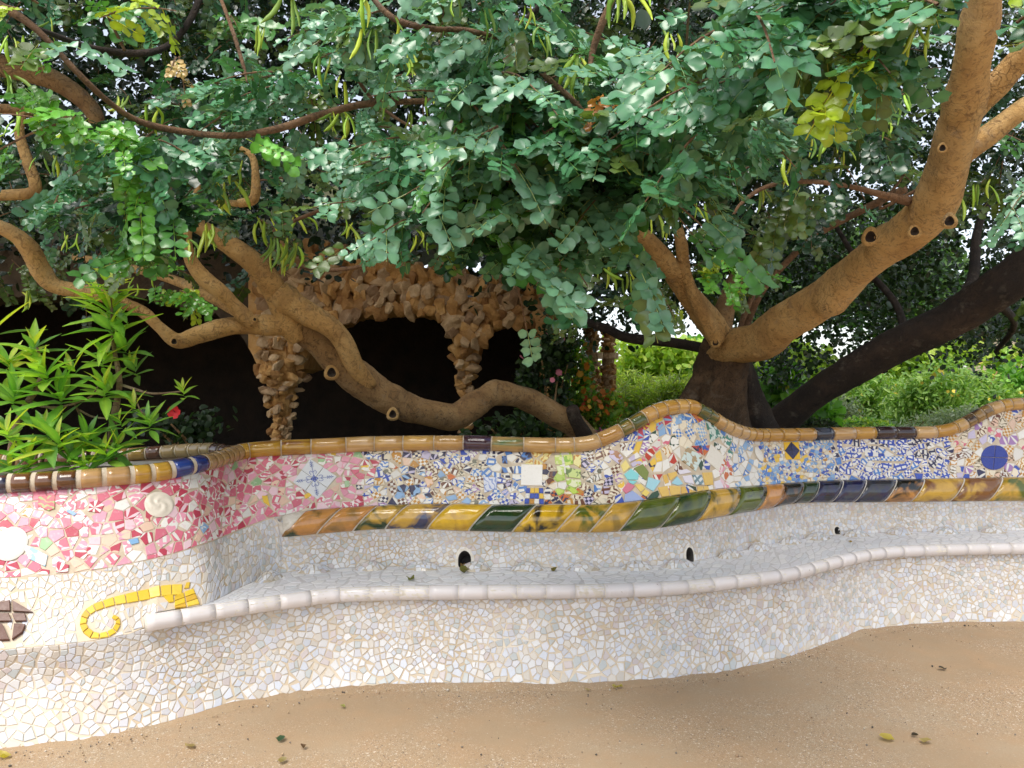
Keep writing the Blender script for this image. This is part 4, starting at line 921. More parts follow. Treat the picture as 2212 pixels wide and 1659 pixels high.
def hidden(p):
    x, y = scr(p)
    for a, hw, x0, x1, y0, y1 in STROKES:
        if not (x0 < x < x1 and y0 < y < y1): continue
        A, B = a[:-1], a[1:]; d = B[:, :2]-A[:, :2]; t = np.clip(((x-A[:, 0])*d[:, 0]+(y-A[:, 1])*d[:, 1])/((d**2).sum(1)+1e-9), 0, 1); q = A[:, :2]+d*t[:, None]; r = np.hypot(q[:, 0]-x, q[:, 1]-y); i = int(np.argmin(r))
        if r[i] < hw and p[1] < A[i, 2]+(B[i, 2]-A[i, 2])*t[i]+.25: return True
    return False
stroke([(1540, 765, 6.2), (1690, 700, 5.5), (1800, 628, 5), (1900, 545, 4.5), (2010, 450, 4), (2062, 300, 3.6), (2095, 150, 3.25), (2118, 30, 3.0)], 72)
stroke([(2082, 260, 3.5), (2150, 185, 3.35), (2230, 110, 3.2)], 40); stroke([(2040, 385, 3.8), (2150, 280, 3.7), (2230, 230, 3.6)], 36)
stroke([(60, 50, 2.6), (180, 170, 2.7), (310, 266, 2.9), (500, 293, 3), (700, 246, 3.2), (935, 218, 3.4)], 24); stroke([(1560, 740, 6), (1445, 575, 5.6), (1390, 510, 5.3)], 36); stroke([(1548, 735, 5.9), (1480, 590, 5.6), (1464, 495, 5.5)], 26)
stroke([(640, 705, 5.2), (540, 703, 5.1), (383, 736, 4.9), (260, 652, 4.7), (120, 618, 4.5), (65, 540, 4.4), (0, 495, 4.3)], 32); stroke([(645, 735, 5.25), (598, 635, 5.1), (520, 548, 4.9)], 44); stroke([(545, 700, 5), (440, 600, 4.85), (408, 550, 4.75)], 32)
stroke([(505, 440, 4.2), (548, 430, 4.2), (552, 385, 4.2), (545, 335, 4.2)], 26); stroke([(1962, 435, 4), (1840, 404, 3.9), (1690, 395, 3.8), (1600, 440, 3.7)], 18); stroke([(0, 422, 4.4), (75, 412, 4.4), (50, 280, 4.4)], 26); stroke([(0, 150, 5), (130, 180, 5), (205, 250, 5.1)], 26)
stroke([(660, 640, 9), (820, 630, 9), (960, 640, 9), (1130, 660, 9)], 52); stroke([(1292, 700, 11), (1300, 870, 11)], 48); stroke([(1380, 780, 12), (1460, 850, 12)], 40); stroke([(850, 40, 2.9), (1010, 66, 2.9)], 14); stroke([(200, 105, 3.3), (300, 116, 3.5), (400, 60, 3.7), (430, 0, 3.8)], 22); stroke([(480, 0, 3.1), (525, 140, 3.1)], 14); stroke([(1160, 150, 2.7), (1250, 230, 2.75)], 16); stroke([(1300, 40, 3), (1275, 130, 3.1)], 16)
def basis(dr, nm):
    dr = dr/np.linalg.norm(dr); nm = nm - dr*np.dot(nm, dr); nm /= np.linalg.norm(nm)+1e-9; return np.stack([dr, np.cross(nm, dr), nm], 1)
class Crown:
    def __init__(s): s.I = []; s.tw = []
    def twig(s, p, dr, L, nl, tint, sc=1.0, rg=lrg, face=.7):
        dr = dr/np.linalg.norm(dr); pts = [p + dr*L*t + np.array([0, 0, -.25*L*t*t]) for t in np.linspace(0, 1, 5)]; s.tw.append(pts)
        for i in range(nl):
            t = (i+.6)/nl; q = p + dr*L*t + np.array([0, 0, -.25*L*t*t]); side = np.cross(dr, [0, 0, 1])*(1 if i % 2 else -1)
            ld = dr*.35 + side*.75 + np.array([0, -.15, -.45]) + rg.normal(0, .3, 3)
            if i == nl-1: ld = dr + np.array([0, 0, -.3])
            nm = np.array([0, -face, .75]) + rg.normal(0, .33, 3); s.I.append((q, basis(ld, nm), sc*rg.uniform(.68, 1.28), rg.integers(10), tint if rg.random() > .07 else 'olive'))
    def finish(s, tree, nobj=300, twmat='twig', prefix='crown'):
        s.I = [it for it in s.I if not (hidden(it[0]+it[1][:, 0]*.03*it[2]) or hidden(it[0]+it[1][:, 0]*.13*it[2]))]
        s.tw = [t for t in s.tw if not (hidden(t[0]) or hidden(t[2]) or hidden(t[-1]))]
        def vis(it):
            x, y = scr(it[0]); return (it[2]/it[0][1]) if (-20 < x < 2230 and -30 < y < 1000 and it[0][1] > .5) else 0
        s.I.sort(key=lambda it: -vis(it)); cache = {}
        for q, R, sc, v, t in s.I[:nobj]:
            key = (v, t)
            if key not in cache:
                V, T, c = PROTO[v]; cache[key] = tri_mesh('leaf', V, T, {'tint': np.minimum(c*np.array(TINT[t]), .6)}); cache[key].materials.append(M['leaf'])
            o = bpy.data.objects.new('leaf', cache[key]); COL.objects.link(o); o.parent = tree; o.matrix_parent_inverse = Matrix.Translation(-tree.location)
            m = Matrix.Identity(4)
            for i in range(3):
                for j in range(3): m[i][j] = R[i, j]*sc
                m[i][3] = q[i]
            o.matrix_basis = m
        Vs, Ts, Cs, o = [], [], [], 0
        for q, R, sc, v, t in s.I[nobj:]:
            V, T, c = PROTO[v]; Vs.append((V*sc) @ R.T + q); Ts.append(T+o); o += len(V); Cs.append(c*np.array(TINT[t])*lrg.uniform(.8, 1.25))
        if Vs: tag(put(prefix, tri_mesh(prefix, np.vstack(Vs), np.vstack(Ts), {'tint': np.minimum(np.vstack(Cs), .6)}), tree, M['leaf']), kind='stuff')
        mb = MB()
        for pts in s.tw: V, Fc = tube(pts, np.linspace(.0045, .002, len(pts)), 4, False); mb.add(V, Fc)
        if s.tw: tag(mb.build('twigs', tree, M[twmat]), kind='stuff')
def small_leaves(name, parent, C, size, tints, mat='leaf', rg=lrg, up=.3, aspect=.8, kind=True):
    """cloud of single leaves: C centres (n,3)"""
    C = np.asarray(C); n = len(C); o = np.array([(0, 0, 0), (.3, .42, .06), (.75, .4, .05), (1, 0, -.05), (.75, -.4, .05), (.3, -.42, .06)]); T0 = np.array([(0, 1, 2), (0, 2, 3), (0, 3, 4), (0, 4, 5)])
    d = rg.normal(size=(n, 3)); d[:, 2] -= .3; d /= np.linalg.norm(d, axis=1)[:, None]; nm = rg.normal(size=(n, 3))*.7 + np.array([0, -.4, up+.4]); nm -= d*(nm*d).sum(1)[:, None]; nm /= np.linalg.norm(nm, axis=1)[:, None]+1e-9; b = np.cross(nm, d)
    s = np.asarray(size)*rg.uniform(.7, 1.3, n) if np.ndim(size) == 0 else size
    V = C[:, None, :] + s[:, None, None]*(o[None, :, 0:1]*d[:, None]+o[None, :, 1:2]*aspect*b[:, None]+o[None, :, 2:3]*nm[:, None])
    T = (T0[None]+6*np.arange(n)[:, None, None]).reshape(-1, 3); ti = np.array(tints)[rg.integers(len(tints), size=n)]*rg.uniform(.75, 1.25, (n, 1))
    ob = put(name, tri_mesh(name, V.reshape(-1, 3), T, {'tint': np.repeat(ti, 6, 0)}), parent, M[mat])
    if kind: tag(ob, kind='stuff')
    return ob

# ------------------------------------------------------------------ carob trees: limbs
def limb(tree, pts, name='limb', mat='bark', sides=14, n=6, rough=.03, seed=0, knots=(), lob=1.0):
    a = np.array(pts, float); w3 = np.array([P(x, y, d) for x, y, d, w_ in a]); r = a[:, 3]/2/F*a[:, 2]
    q = catmull(np.column_stack([w3, r]), n); rg = np.random.default_rng(seed + len(pts)); L = np.arange(len(q)); rr = q[:, 3]*(1+np.interp(L, np.arange(0, len(L)+9, 4.7), rg.normal(0, .05, len(np.arange(0, len(L)+9, 4.7)))))
    V, Fc = tube(q[:, :3], rr, sides, True); V = np.array(V); t, A, B = frames(q[:, :3])
    ph = rg.uniform(0, 6.28, 4)
    for i in range(len(q)):         # lobed, uneven section
        for k in range(sides):
            an = 2*math.pi*k/sides; f = 1 + .06*lob*math.sin(2*an+ph[0]+i*.12)+.04*lob*math.sin(3*an+ph[1]-i*.2)+.03*(lob-1)*math.sin(7*an+ph[2]+i*.05)+rg.normal(0, rough*.4); V[i*sides+k] = q[i, :3] + (V[i*sides+k]-q[i, :3])*f
    for kp, kr, kh in knots:        # swellings
        kp = np.array(kp); dd = np.linalg.norm(V-kp, axis=1); m = dd < kr; dirv = V[m]-q[np.argmin(np.linalg.norm(q[:, :3]-kp, axis=1)), :3]; V[m] += dirv/np.linalg.norm(dirv, axis=1)[:, None]*(kh*(1-(dd[m]/kr)**2))[:, None]
    return put(name, mesh(name, V, Fc, True), tree, M[mat])
def knot(tree, x, y, d, r, mat='bark_dark'):        # round scar where a branch was cut
    c = P(x, y, d); V = []; na = 16; n = np.array([0, 0, EYE])-c; n /= np.linalg.norm(n); e1 = np.cross(n, [0, 0, 1]); e1 /= np.linalg.norm(e1); e2 = np.cross(n, e1); R = r/F*d
    for q, h in ((1.5, -.014), (1.15, .001), (.85, .001), (.6, -.012), (.0, -.025)):
        for k in range(na): an = 2*math.pi*k/na; V.append(c+(e1*math.cos(an)*.9+e2*math.sin(an))*R*q*(1+.08*math.sin(3*an))+n*h*R/.03)
    me = mesh('knot', V, [(i*na+k, i*na+(k+1) % na, (i+1)*na+(k+1) % na, (i+1)*na+k) for i in range(4) for k in range(na)], True, [0]*(2*na)+[1]*(2*na))
    put('knot', me, tree, [M['bark'], M['bark_dark']])
_limb = limb
def limb(tree, pts, *a, **k): return _limb(tree, [(x, y, d, w_*.92) for x, y, d, w_ in pts], *a, **k)
big = empty('carob_tree', tuple(P(1560, 829.5, 6.3)*np.array([1, 1, 0]))); tag(big, 'large carob tree with thick pale orange limb rising to the upper right', 'tree')
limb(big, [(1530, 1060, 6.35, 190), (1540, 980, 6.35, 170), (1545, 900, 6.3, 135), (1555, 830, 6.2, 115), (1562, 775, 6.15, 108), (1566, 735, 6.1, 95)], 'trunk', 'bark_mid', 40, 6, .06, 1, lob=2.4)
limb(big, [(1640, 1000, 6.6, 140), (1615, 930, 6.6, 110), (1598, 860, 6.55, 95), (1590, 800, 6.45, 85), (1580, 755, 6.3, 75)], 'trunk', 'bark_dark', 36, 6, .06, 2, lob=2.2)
limb(big, [(1430, 1000, 6.2, 50), (1465, 900, 6.2, 42), (1500, 845, 6.2, 50), (1535, 800, 6.2, 55)], 'root', 'bark_mid', 12, 6, .05, 4)
limb(big, [(1540, 765, 6.2, 70), (1590, 748, 6.0, 82), (1645, 738, 5.75, 88), (1690, 700, 5.5, 88), (1745, 665, 5.25, 92), (1800, 628, 5.0, 92), (1850, 585, 4.75, 86), (1900, 545, 4.5, 88), (1955, 505, 4.25, 100), (2010, 450, 4.0, 98), (2040, 380, 3.8, 92), (2062, 300, 3.6, 96), (2082, 230, 3.45, 100), (2095, 150, 3.25, 84), (2112, 60, 3.1, 78), (2135, -60, 2.95, 74), (2150, -200, 2.8, 70)], 'limb', 'bark', 22, 8, .02, 3,
     [(P(1795, 672, 4.95), .13, .045), (P(1900, 520, 4.35), .12, .03), (P(2045, 470, 3.85), .10, .02)])
limb(big, [(2072, 270, 3.5, 60), (2110, 225, 3.45, 66), (2150, 185, 3.35, 62), (2200, 130, 3.25, 58), (2280, 60, 3.1, 55)], 'limb', 'bark', 16, 7, .02, 5)
limb(big, [(1990, 440, 4.05, 50), (2040, 385, 3.85, 50), (2085, 330, 3.75, 46), (2150, 280, 3.7, 48), (2210, 235, 3.65, 46), (2300, 180, 3.6, 44)], 'limb', 'bark', 14, 7, .02, 6)
limb(big, [(1570, 745, 6.05, 66), (1535, 700, 5.95, 60), (1490, 640, 5.8, 52), (1445, 575, 5.6, 48), (1400, 520, 5.45, 42), (1350, 475, 5.3, 34), (1310, 400, 5.1, 26), (1290, 300, 4.9, 26)], 'limb', 'bark', 14, 7, .03, 7)
limb(big, [(1548, 735, 5.9, 42), (1525, 690, 5.8, 42), (1500, 645, 5.7, 36), (1480, 590, 5.6, 28), (1472, 530, 5.5, 26), (1462, 488, 5.5, 22)], 'limb', 'bark', 12, 6, .03, 8)
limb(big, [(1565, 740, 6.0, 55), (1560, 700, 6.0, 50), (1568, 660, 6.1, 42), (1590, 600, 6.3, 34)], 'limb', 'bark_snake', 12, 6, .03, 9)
for k, (pts, m) in enumerate([([(1600, 735, 6.1, 18), (1640, 640, 6.0, 17), (1690, 575, 5.9, 15), (1760, 510, 5.7, 16), (1850, 460, 5.5, 18), (1955, 408, 5.2, 20)], 'twig'), ([(1595, 735, 6.2, 20), (1605, 690, 6.2, 16), (1630, 625, 6.2, 14), (1650, 560, 6.3, 10)], 'twig'),
    ([(1962, 435, 4.0, 22), (1900, 420, 3.95, 16), (1840, 404, 3.9, 13), (1760, 393, 3.85, 12), (1690, 395, 3.8, 11), (1640, 410, 3.75, 10), (1600, 440, 3.7, 8), (1580, 470, 3.7, 5)], 'twig'), ([(1160, 150, 2.7, 13), (1200, 185, 2.72, 14), (1240, 220, 2.75, 13), (1290, 275, 2.8, 10), (1350, 320, 2.85, 7)], 'twig'),
    ([(1330, -20, 3.0, 14), (1300, 50, 3.05, 17), (1280, 110, 3.1, 15), (1272, 160, 3.1, 8)], 'twig'), ([(790, -20, 2.9, 12), (850, 40, 2.9, 15), (930, 62, 2.9, 14), (1010, 66, 2.9, 12), (1090, 90, 2.9, 9), (1140, 130, 2.85, 8)], 'twig'), ([(1180, 0, 3.2, 16), (1130, 50, 3.3, 14), (1090, 90, 3.3, 9)], 'bark_dark'),
    ([(1250, 690, 7.2, 14), (1310, 710, 7, 20), (1355, 730, 6.9, 24), (1450, 740, 6.8, 26), (1560, 760, 6.5, 30)], 'bark_dark'), ([(1980, 410, 4.1, 7), (1900, 450, 4.2, 7), (1940, 395, 4.2, 6), (1960, 360, 4.2, 4)], 'twig')]):
    limb(big, pts, 'branch', m, 8, 6, .02, 20+k)
for x, y, d, r in ((1640, 752, 5.66, 15), (1880, 512, 4.30, 14), (1975, 500, 4.02, 11), (2035, 320, 3.55, 8), (2050, 478, 3.75, 12), (1545, 740, 5.82, 8), (2052, 355, 3.62, 5)): knot(big, x, y, d, r)
dark = empty('carob_tree', tuple(P(1660, 829.5, 7.0)*np.array([1, 1, 0]))); tag(dark, 'dark leaning carob trunk slanting up to the right edge behind the bench', 'tree')
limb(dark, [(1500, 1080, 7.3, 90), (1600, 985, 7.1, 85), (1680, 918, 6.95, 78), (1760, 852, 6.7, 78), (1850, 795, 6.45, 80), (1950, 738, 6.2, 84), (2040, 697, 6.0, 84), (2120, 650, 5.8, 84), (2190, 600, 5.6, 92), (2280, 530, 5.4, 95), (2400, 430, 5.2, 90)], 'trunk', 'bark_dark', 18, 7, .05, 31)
for k, pts in enumerate([[(2050, 690, 6, 30), (2100, 600, 6.4, 24), (2110, 500, 6.8, 18), (2150, 400, 7, 12)], [(1960, 735, 6.2, 24), (1930, 650, 6.6, 18), (1850, 560, 7, 14), (1800, 480, 7.3, 10)], [(2140, 640, 5.8, 26), (2190, 700, 6.4, 16), (2150, 760, 7, 10)]]): limb(dark, pts, 'branch', 'bark_dark', 8, 6, .03, 40+k)
def limb(tree, pts, *a, **k): return _limb(tree, [(x, y, d, w_*.82) for x, y, d, w_ in pts], *a, **k)
left = empty('carob_tree', tuple(P(1275, 829.5, 6.3)*np.array([1, 1, 0]))); tag(left, 'carob tree with snaking trunk lying low before the stone arches', 'tree')
limb(left, [(1330, 1120, 6.5, 70), (1290, 990, 6.4, 66), (1245, 925, 6.3, 62), (1200, 898, 6.25, 64), (1150, 868, 6.2, 66), (1105, 852, 6.1, 60), (1068, 850, 6.05, 62), (1030, 872, 5.95, 66), (985, 900, 5.9, 70), (935, 893, 5.8, 74), (880, 880, 5.7, 76), (830, 858, 5.6, 82), (785, 825, 5.5, 88), (740, 788, 5.42, 78), (690, 745, 5.34, 66), (650, 715, 5.27, 66), (615, 690, 5.2, 70)], 'trunk', 'bark_snake', 20, 8, .03, 51, [(P(860, 850, 5.6), .09, .02), (P(1060, 830, 6.0), .1, .015)])
limb(left, [(800, 835, 5.45, 40), (765, 790, 5.35, 46), (742, 740, 5.26, 56), (712, 705, 5.2, 60), (670, 680, 5.15, 64), (630, 655, 5.12, 66), (600, 630, 5.1, 60)], 'limb', 'bark', 16, 7, .03, 52)
limb(left, [(640, 705, 5.22, 50), (590, 703, 5.15, 52), (540, 703, 5.08, 50), (490, 706, 5.0, 46), (430, 722, 4.92, 42), (383, 736, 4.86, 40), (345, 708, 4.8, 30), (310, 675, 4.76, 32), (260, 652, 4.7, 32), (190, 630, 4.62, 34), (120, 618, 4.55, 40), (88, 585, 4.5, 46), (65, 540, 4.42, 44), (30, 505, 4.35, 40), (-30, 480, 4.3, 36), (-140, 450, 4.2, 32)], 'limb', 'bark', 16, 7, .03, 53)
limb(left, [(645, 735, 5.25, 50), (622, 690, 5.2, 72), (598, 635, 5.12, 62), (560, 580, 5.0, 54), (510, 540, 4.9, 50), (455, 505, 4.82, 44), (400, 470, 4.75, 36), (330, 440, 4.7, 28), (250, 420, 4.6, 20)], 'limb', 'bark', 16, 7, .03, 54)
limb(left, [(545, 700, 5.05, 40), (512, 668, 4.98, 40), (478, 632, 4.9, 40), (440, 600, 4.85, 38), (412, 560, 4.8, 30), (402, 515, 4.75, 26), (412, 460, 4.7, 20), (430, 400, 4.6, 14)], 'limb', 'bark', 14, 7, .03, 55)
for k, (pts, m) in enumerate([([(540, 695, 5.3, 22), (450, 640, 5.4, 26), (360, 600, 5.5, 24), (250, 572, 5.6, 22), (160, 555, 5.7, 18)], 'bark'), ([(-80, 130, 5.0, 60), (40, 150, 5.0, 60), (130, 180, 5.05, 58), (200, 240, 5.1, 50), (220, 320, 5.2, 36)], 'bark_snake'), ([(-60, 424, 4.4, 28), (10, 422, 4.4, 28), (75, 412, 4.4, 30), (60, 350, 4.4, 26), (42, 290, 4.4, 22), (50, 240, 4.4, 16)], 'bark'), ([(-100, 230, 4.8, 26), (0, 235, 4.8, 26), (120, 245, 4.9, 24), (190, 275, 5, 18)], 'bark_snake'),
    ([(-60, -20, 2.6, 24), (0, 12, 2.6, 22), (80, 65, 2.62, 18), (180, 170, 2.7, 17), (250, 232, 2.8, 16), (310, 266, 2.9, 18), (400, 285, 3.0, 18), (500, 293, 3.0, 18), (600, 278, 3.1, 18), (700, 246, 3.2, 17), (800, 224, 3.3, 17), (935, 218, 3.45, 15), (1050, 210, 3.6, 10)], 'twig'), ([(80, 62, 2.9, 14), (200, 105, 3.3, 18), (300, 116, 3.5, 20), (360, 100, 3.6, 18), (400, 60, 3.7, 18), (430, 0, 3.8, 18), (440, -60, 3.9, 18)], 'bark_dark'),
    ([(470, -20, 3.1, 10), (500, 60, 3.1, 11), (525, 140, 3.1, 10), (535, 180, 3.1, 5)], 'twig'), ([(515, 440, 4.2, 24), (548, 430, 4.2, 26), (552, 385, 4.2, 22), (545, 340, 4.2, 18), (520, 320, 4.2, 12)], 'bark'), ([(470, 435, 4.3, 16), (515, 440, 4.2, 18)], 'bark'), ([(590, 500, 4.6, 9), (640, 475, 4.55, 10), (720, 440, 4.5, 9), (760, 400, 4.5, 6)], 'twig'),
    ([(640, 575, 5.4, 9), (720, 583, 5.3, 11), (800, 570, 5.2, 10), (860, 540, 5.1, 7)], 'twig'), ([(700, 40, 3.4, 8), (750, 130, 3.5, 10), (800, 210, 3.6, 9), (880, 270, 3.6, 7), (970, 295, 3.6, 5)], 'twig'), ([(225, 20, 3.2, 6), (270, 110, 3.3, 8)], 'twig'), ([(560, 390, 4.3, 5), (620, 380, 4.3, 6), (690, 340, 4.3, 4)], 'twig'), ([(200, 440, 4.6, 8), (310, 480, 4.7, 8), (350, 545, 4.8, 7)], 'twig')]):
    limb(left, pts, 'branch', m, 9, 6, .03, 60+k)
for x, y, d, r in ((716, 805, 5.30, 12), (848, 895, 5.5, 10), (376, 738, 4.76, 7), (550, 690, 4.98, 4)): knot(left, x, y, d, r)
limb = _limb
limb(left, [(1275, 985, 6.3, 40), (1262, 940, 6.2, 38), (1243, 905, 6.1, 34), (1236, 882, 6.05, 28)], 'cut_stub', 'bark_dark', 12, 5, .03, 80)

# ------------------------------------------------------------------ carob foliage
PODL = [(1180, 60, 2.6, 4, 26, 60), (700, 120, 3.0, 4, 24, 55), (880, 120, 2.9, 4, 24, 55), (1450, 60, 2.6, 4, 20, 60), (1850, 180, 2.2, 4, 24, 65), (1950, 200, 2.6, 4, 22, 60), (340, 230, 2.9, 3, 16, 50), (120, 330, 3.6, 4, 22, 50), (560, 470, 4.4, 6, 22, 55), (1420, 470, 4.9, 5, 22, 50), (760, 480, 4.6, 5, 24, 45), (628, -10, 2.7, 3, 18, 75), (20, 80, 3.2, 5, 25, 70), (8, 150, 3.2, 3, 20, 60), (30, 250, 3.4, 3, 20, 55), (775, -10, 2.6, 3, 14, 80), (805, 70, 2.7, 3, 16, 70), (850, 30, 2.7, 2, 14, 60), (985, 0, 2.6, 2, 20, 55), (1060, 20, 2.6, 2, 18, 60), (1345, -30, 2.6, 9, 38, 85), (1240, 120, 2.8, 6, 20, 85), (745, 165, 3.2, 2, 8, 60), (740, 235, 3.2, 5, 22, 65),
    (705, 235, 3.2, 3, 12, 45), (825, 225, 3.3, 2, 14, 45), (930, 215, 3.4, 2, 12, 50), (880, 240, 3.4, 2, 14, 40), (490, 395, 4.0, 5, 16, 70), (525, 345, 4.0, 4, 20, 55), (455, 485, 4.3, 5, 16, 60), (610, 520, 4.5, 9, 24, 70), (640, 530, 4.6, 4, 14, 55), (1370, 520, 5.0, 3, 12, 55), (1300, 570, 5.4, 5, 22, 50), (1355, 590, 5.4, 4, 14, 50), (1690, 160, 2.4, 4, 18, 70), (1770, 290, 3.0, 6, 20, 60), (1700, 330, 3.2, 3, 14, 60),
    (1915, 260, 3.2, 3, 14, 50), (1820, 330, 3.4, 4, 20, 40), (1985, 60, 1.9, 4, 26, 75), (1640, 400, 4.0, 3, 18, 50), (1600, 330, 3.6, 3, 14, 45), (1160, 230, 2.8, 1, 6, 40), (1130, 10, 2.7, 3, 18, 50), (110, 40, 3.0, 2, 12, 55), (260, 200, 4.2, 4, 30, 45), (650, 470, 4.8, 5, 26, 45), (900, 500, 5.0, 5, 28, 40), (420, 520, 4.6, 4, 20, 45), (1500, 440, 4.6, 4, 24, 45), (1560, 100, 2.8, 3, 16, 50), (2120, 390, 4.6, 6, 30, 55), (2070, 430, 4.6, 3, 18, 50), (1430, 180, 3.2, 3, 18, 45), (560, 60, 3.2, 5, 18, 55), (60, 620, 4.4, 4, 14, 45), (150, 500, 4.4, 4, 22, 45), (300, 600, 5.0, 3, 20, 40)]
for x, y, d, n, spread, ln in PODL: stroke([(x, y, d), (x, y+ln*.75, d)], 12+spread*.7)
CB, CL, CD = Crown(), Crown(), Crown()
ybot = pchip(*np.array([(-300, 640), (0, 620), (150, 590), (300, 590), (450, 560), (600, 580), (700, 540), (820, 560), (950, 560), (1080, 590), (1140, 600), (1185, 730), (1260, 720), (1340, 690), (1420, 740), (1480, 620), (1560, 600), (1650, 640), (1750, 520), (1850, 440), (2000, 380), (2100, 560), (2250, 620), (2500, 640)]).T)
def region(cx, cy, rx, ry, d0, d1, n, tints, sc=1.0, face=.7, nl=8, L=.28, cr=None):
    for _ in range(n):
        for __ in range(30):
            u, v = lrg.uniform(-1, 1, 2)
            if u*u+v*v < 1: break
        x, y = cx+u*rx, cy+v*ry; d = lrg.uniform(d0, d1); p = P(x, y, d); dr = np.array([u*.8+lrg.normal(0, .5), -.35+lrg.normal(0, .35), -.15+.25*lrg.normal()-.35*v])
        c = cr or (CL if x < 1000 else CB); c.twig(p, dr, L*lrg.uniform(.7, 1.3), nl, tints[lrg.integers(len(tints))], sc, face=face)
TE = ['teal', 'teal', 'grey', 'shaded', 'fresh']
region(1180, 330, 300, 190, 2.55, 3.3, 95, TE + ['grey'], .95)                # hanging spray in the middle
region(1020, 450, 170, 90, 2.8, 3.3, 26, TE + ['grey'], .95)
region(1130, 180, 140, 130, 2.3, 2.9, 30, TE, 1.0)
region(1340, 300, 160, 130, 2.5, 3.1, 36, ['grey', 'teal'], 1.0)
region(300, 370, 250, 110, 2.9, 3.7, 50, TE, 1.0)                            # spray on the left
region(280, 300, 150, 50, 2.7, 3.0, 12, ['young', 'teal', 'young'], .9)
region(700, 200, 170, 90, 3.0, 3.7, 34, ['grey', 'teal'], .9)
region(960, 60, 200, 70, 2.5, 3.2, 34, ['grey', 'grey', 'teal'], .95)
region(1720, 100, 190, 120, 1.75, 2.3, 22, ['teal', 'olive', 'grey'], .95, L=.22)   # close leaves, upper right
region(1930, 40, 150, 80, 1.6, 2.1, 19, ['lime', 'olive', 'young', 'lime', 'teal'], .95, L=.2)
region(1590, 200, 140, 150, 2.2, 3.0, 34, ['teal', 'grey'], .95)
region(2185, 60, 50, 90, 1.5, 1.9, 5, ['teal', 'grey'], 1.0, L=.16)
region(110, 50, 110, 60, 2.4, 2.8, 10, ['lime', 'young', 'lime', 'grey'], .9); region(60, 300, 60, 60, 3.2, 3.8, 5, ['lime', 'young', 'teal'], .9); region(230, 260, 130, 40, 2.6, 2.9, 9, ['young'], .85)
region(1530, 560, 60, 90, 4.6, 5.2, 12, ['young', 'young', 'lime'], .95, L=.22)
region(385, 600, 55, 50, 4.2, 4.6, 7, ['young', 'lime'], .9, L=.2)
region(1480, 690, 26, 40, 5.2, 5.5, 3, ['dead'], .9, L=.16)
region(385, 110, 25, 15, 3.3, 3.4, 2, ['dead'], .62, L=.12, nl=3); region(1290, 240, 30, 14, 2.45, 2.6, 1, ['red'], .6, L=.1)
region(1780, 300, 150, 110, 3.0, 4.0, 26, ['shaded', 'olive', 'shaded'], 1.0)
def canopy(x0, x1, y0, d0, d1, n, tints, sc, drop=0, L=.34):
    k = 0
    while k < n:
        x = lrg.uniform(x0, x1); y = lrg.uniform(y0, 760); d = lrg.uniform(d0, d1)
        if y > ybot(x) + drop: continue
        if 1500 < x < 2150 and d < 4.6 and abs(y - np.interp(x, [1560, 1750, 1900, 2000, 2050, 2100], [745, 665, 545, 460, 350, 150])) < 90: continue
        p = P(x, y, d); c = (CL if x < 1000 else CB); c.twig(p, lrg.normal(0, 1, 3)*np.array([1, .7, .45])+np.array([0, -.3, -.2]), L*lrg.uniform(.7, 1.3), 8, tints[lrg.integers(len(tints))] if y < 480 else ('shaded', 'olive')[k % 2], sc, face=.6); k += 1
canopy(-250, 2450, -250, 3.4, 4.6, 125, TE + ['shaded', 'olive'], 1.0, -90)
canopy(-300, 2500, -300, 4.6, 6.2, 310, ['shaded', 'teal', 'shaded', 'olive'], 1.05, -30)
canopy(-300, 2500, -320, 6.2, 7.6, 280, ['shaded', 'shaded', 'olive'], 1.15, -10, .42)
CL.finish(left); CB.finish(big)
# crown of the leaning tree: small far leaves, low over the garden on the right
def clumps(n, m, rad, box, yb, d0, d1):
    out = []
    while len(out) < n*m:
        x = lrg.uniform(box[0], box[1]); y = lrg.uniform(box[2], box[3])
        if y > yb(x): continue
        if abs(x-1295) < 55 and y > 660: continue
        c = P(x, y, lrg.uniform(d0, d1)); out += list(c + lrg.normal(0, rad, (m, 3)))
    return np.array(out[:n*m])
yb2 = pchip(*np.array([(1150, 770), (1240, 770), (1262, 690), (1300, 690), (1400, 690), (1480, 690), (1600, 770), (1640, 820), (1720, 815), (1800, 770), (1900, 735), (2000, 735), (2060, 775), (2150, 790), (2230, 765), (2500, 750)]).T)
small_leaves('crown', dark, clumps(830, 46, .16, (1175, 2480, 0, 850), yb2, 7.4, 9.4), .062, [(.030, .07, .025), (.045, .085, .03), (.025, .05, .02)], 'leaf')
wood = empty('hanging_wood', tuple(P(500, 829.5, 9.5)*np.array([1, 1, 0]))); tag(wood, 'dense evergreen thicket over the stone arches, leaves coloured dark for shade', 'thicket', kind='stuff')
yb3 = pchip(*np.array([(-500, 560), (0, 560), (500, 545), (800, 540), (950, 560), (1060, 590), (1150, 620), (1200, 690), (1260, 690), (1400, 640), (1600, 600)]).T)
small_leaves('foliage', wood, clumps(1150, 46, .20, (-700, 1700, -420, 720), yb3, 7.9, 11.0), .095, [(.016, .038, .018), (.022, .05, .022), (.012, .026, .013)], 'leaf')  # leaf colours darkened to paint in the shade behind the canopy

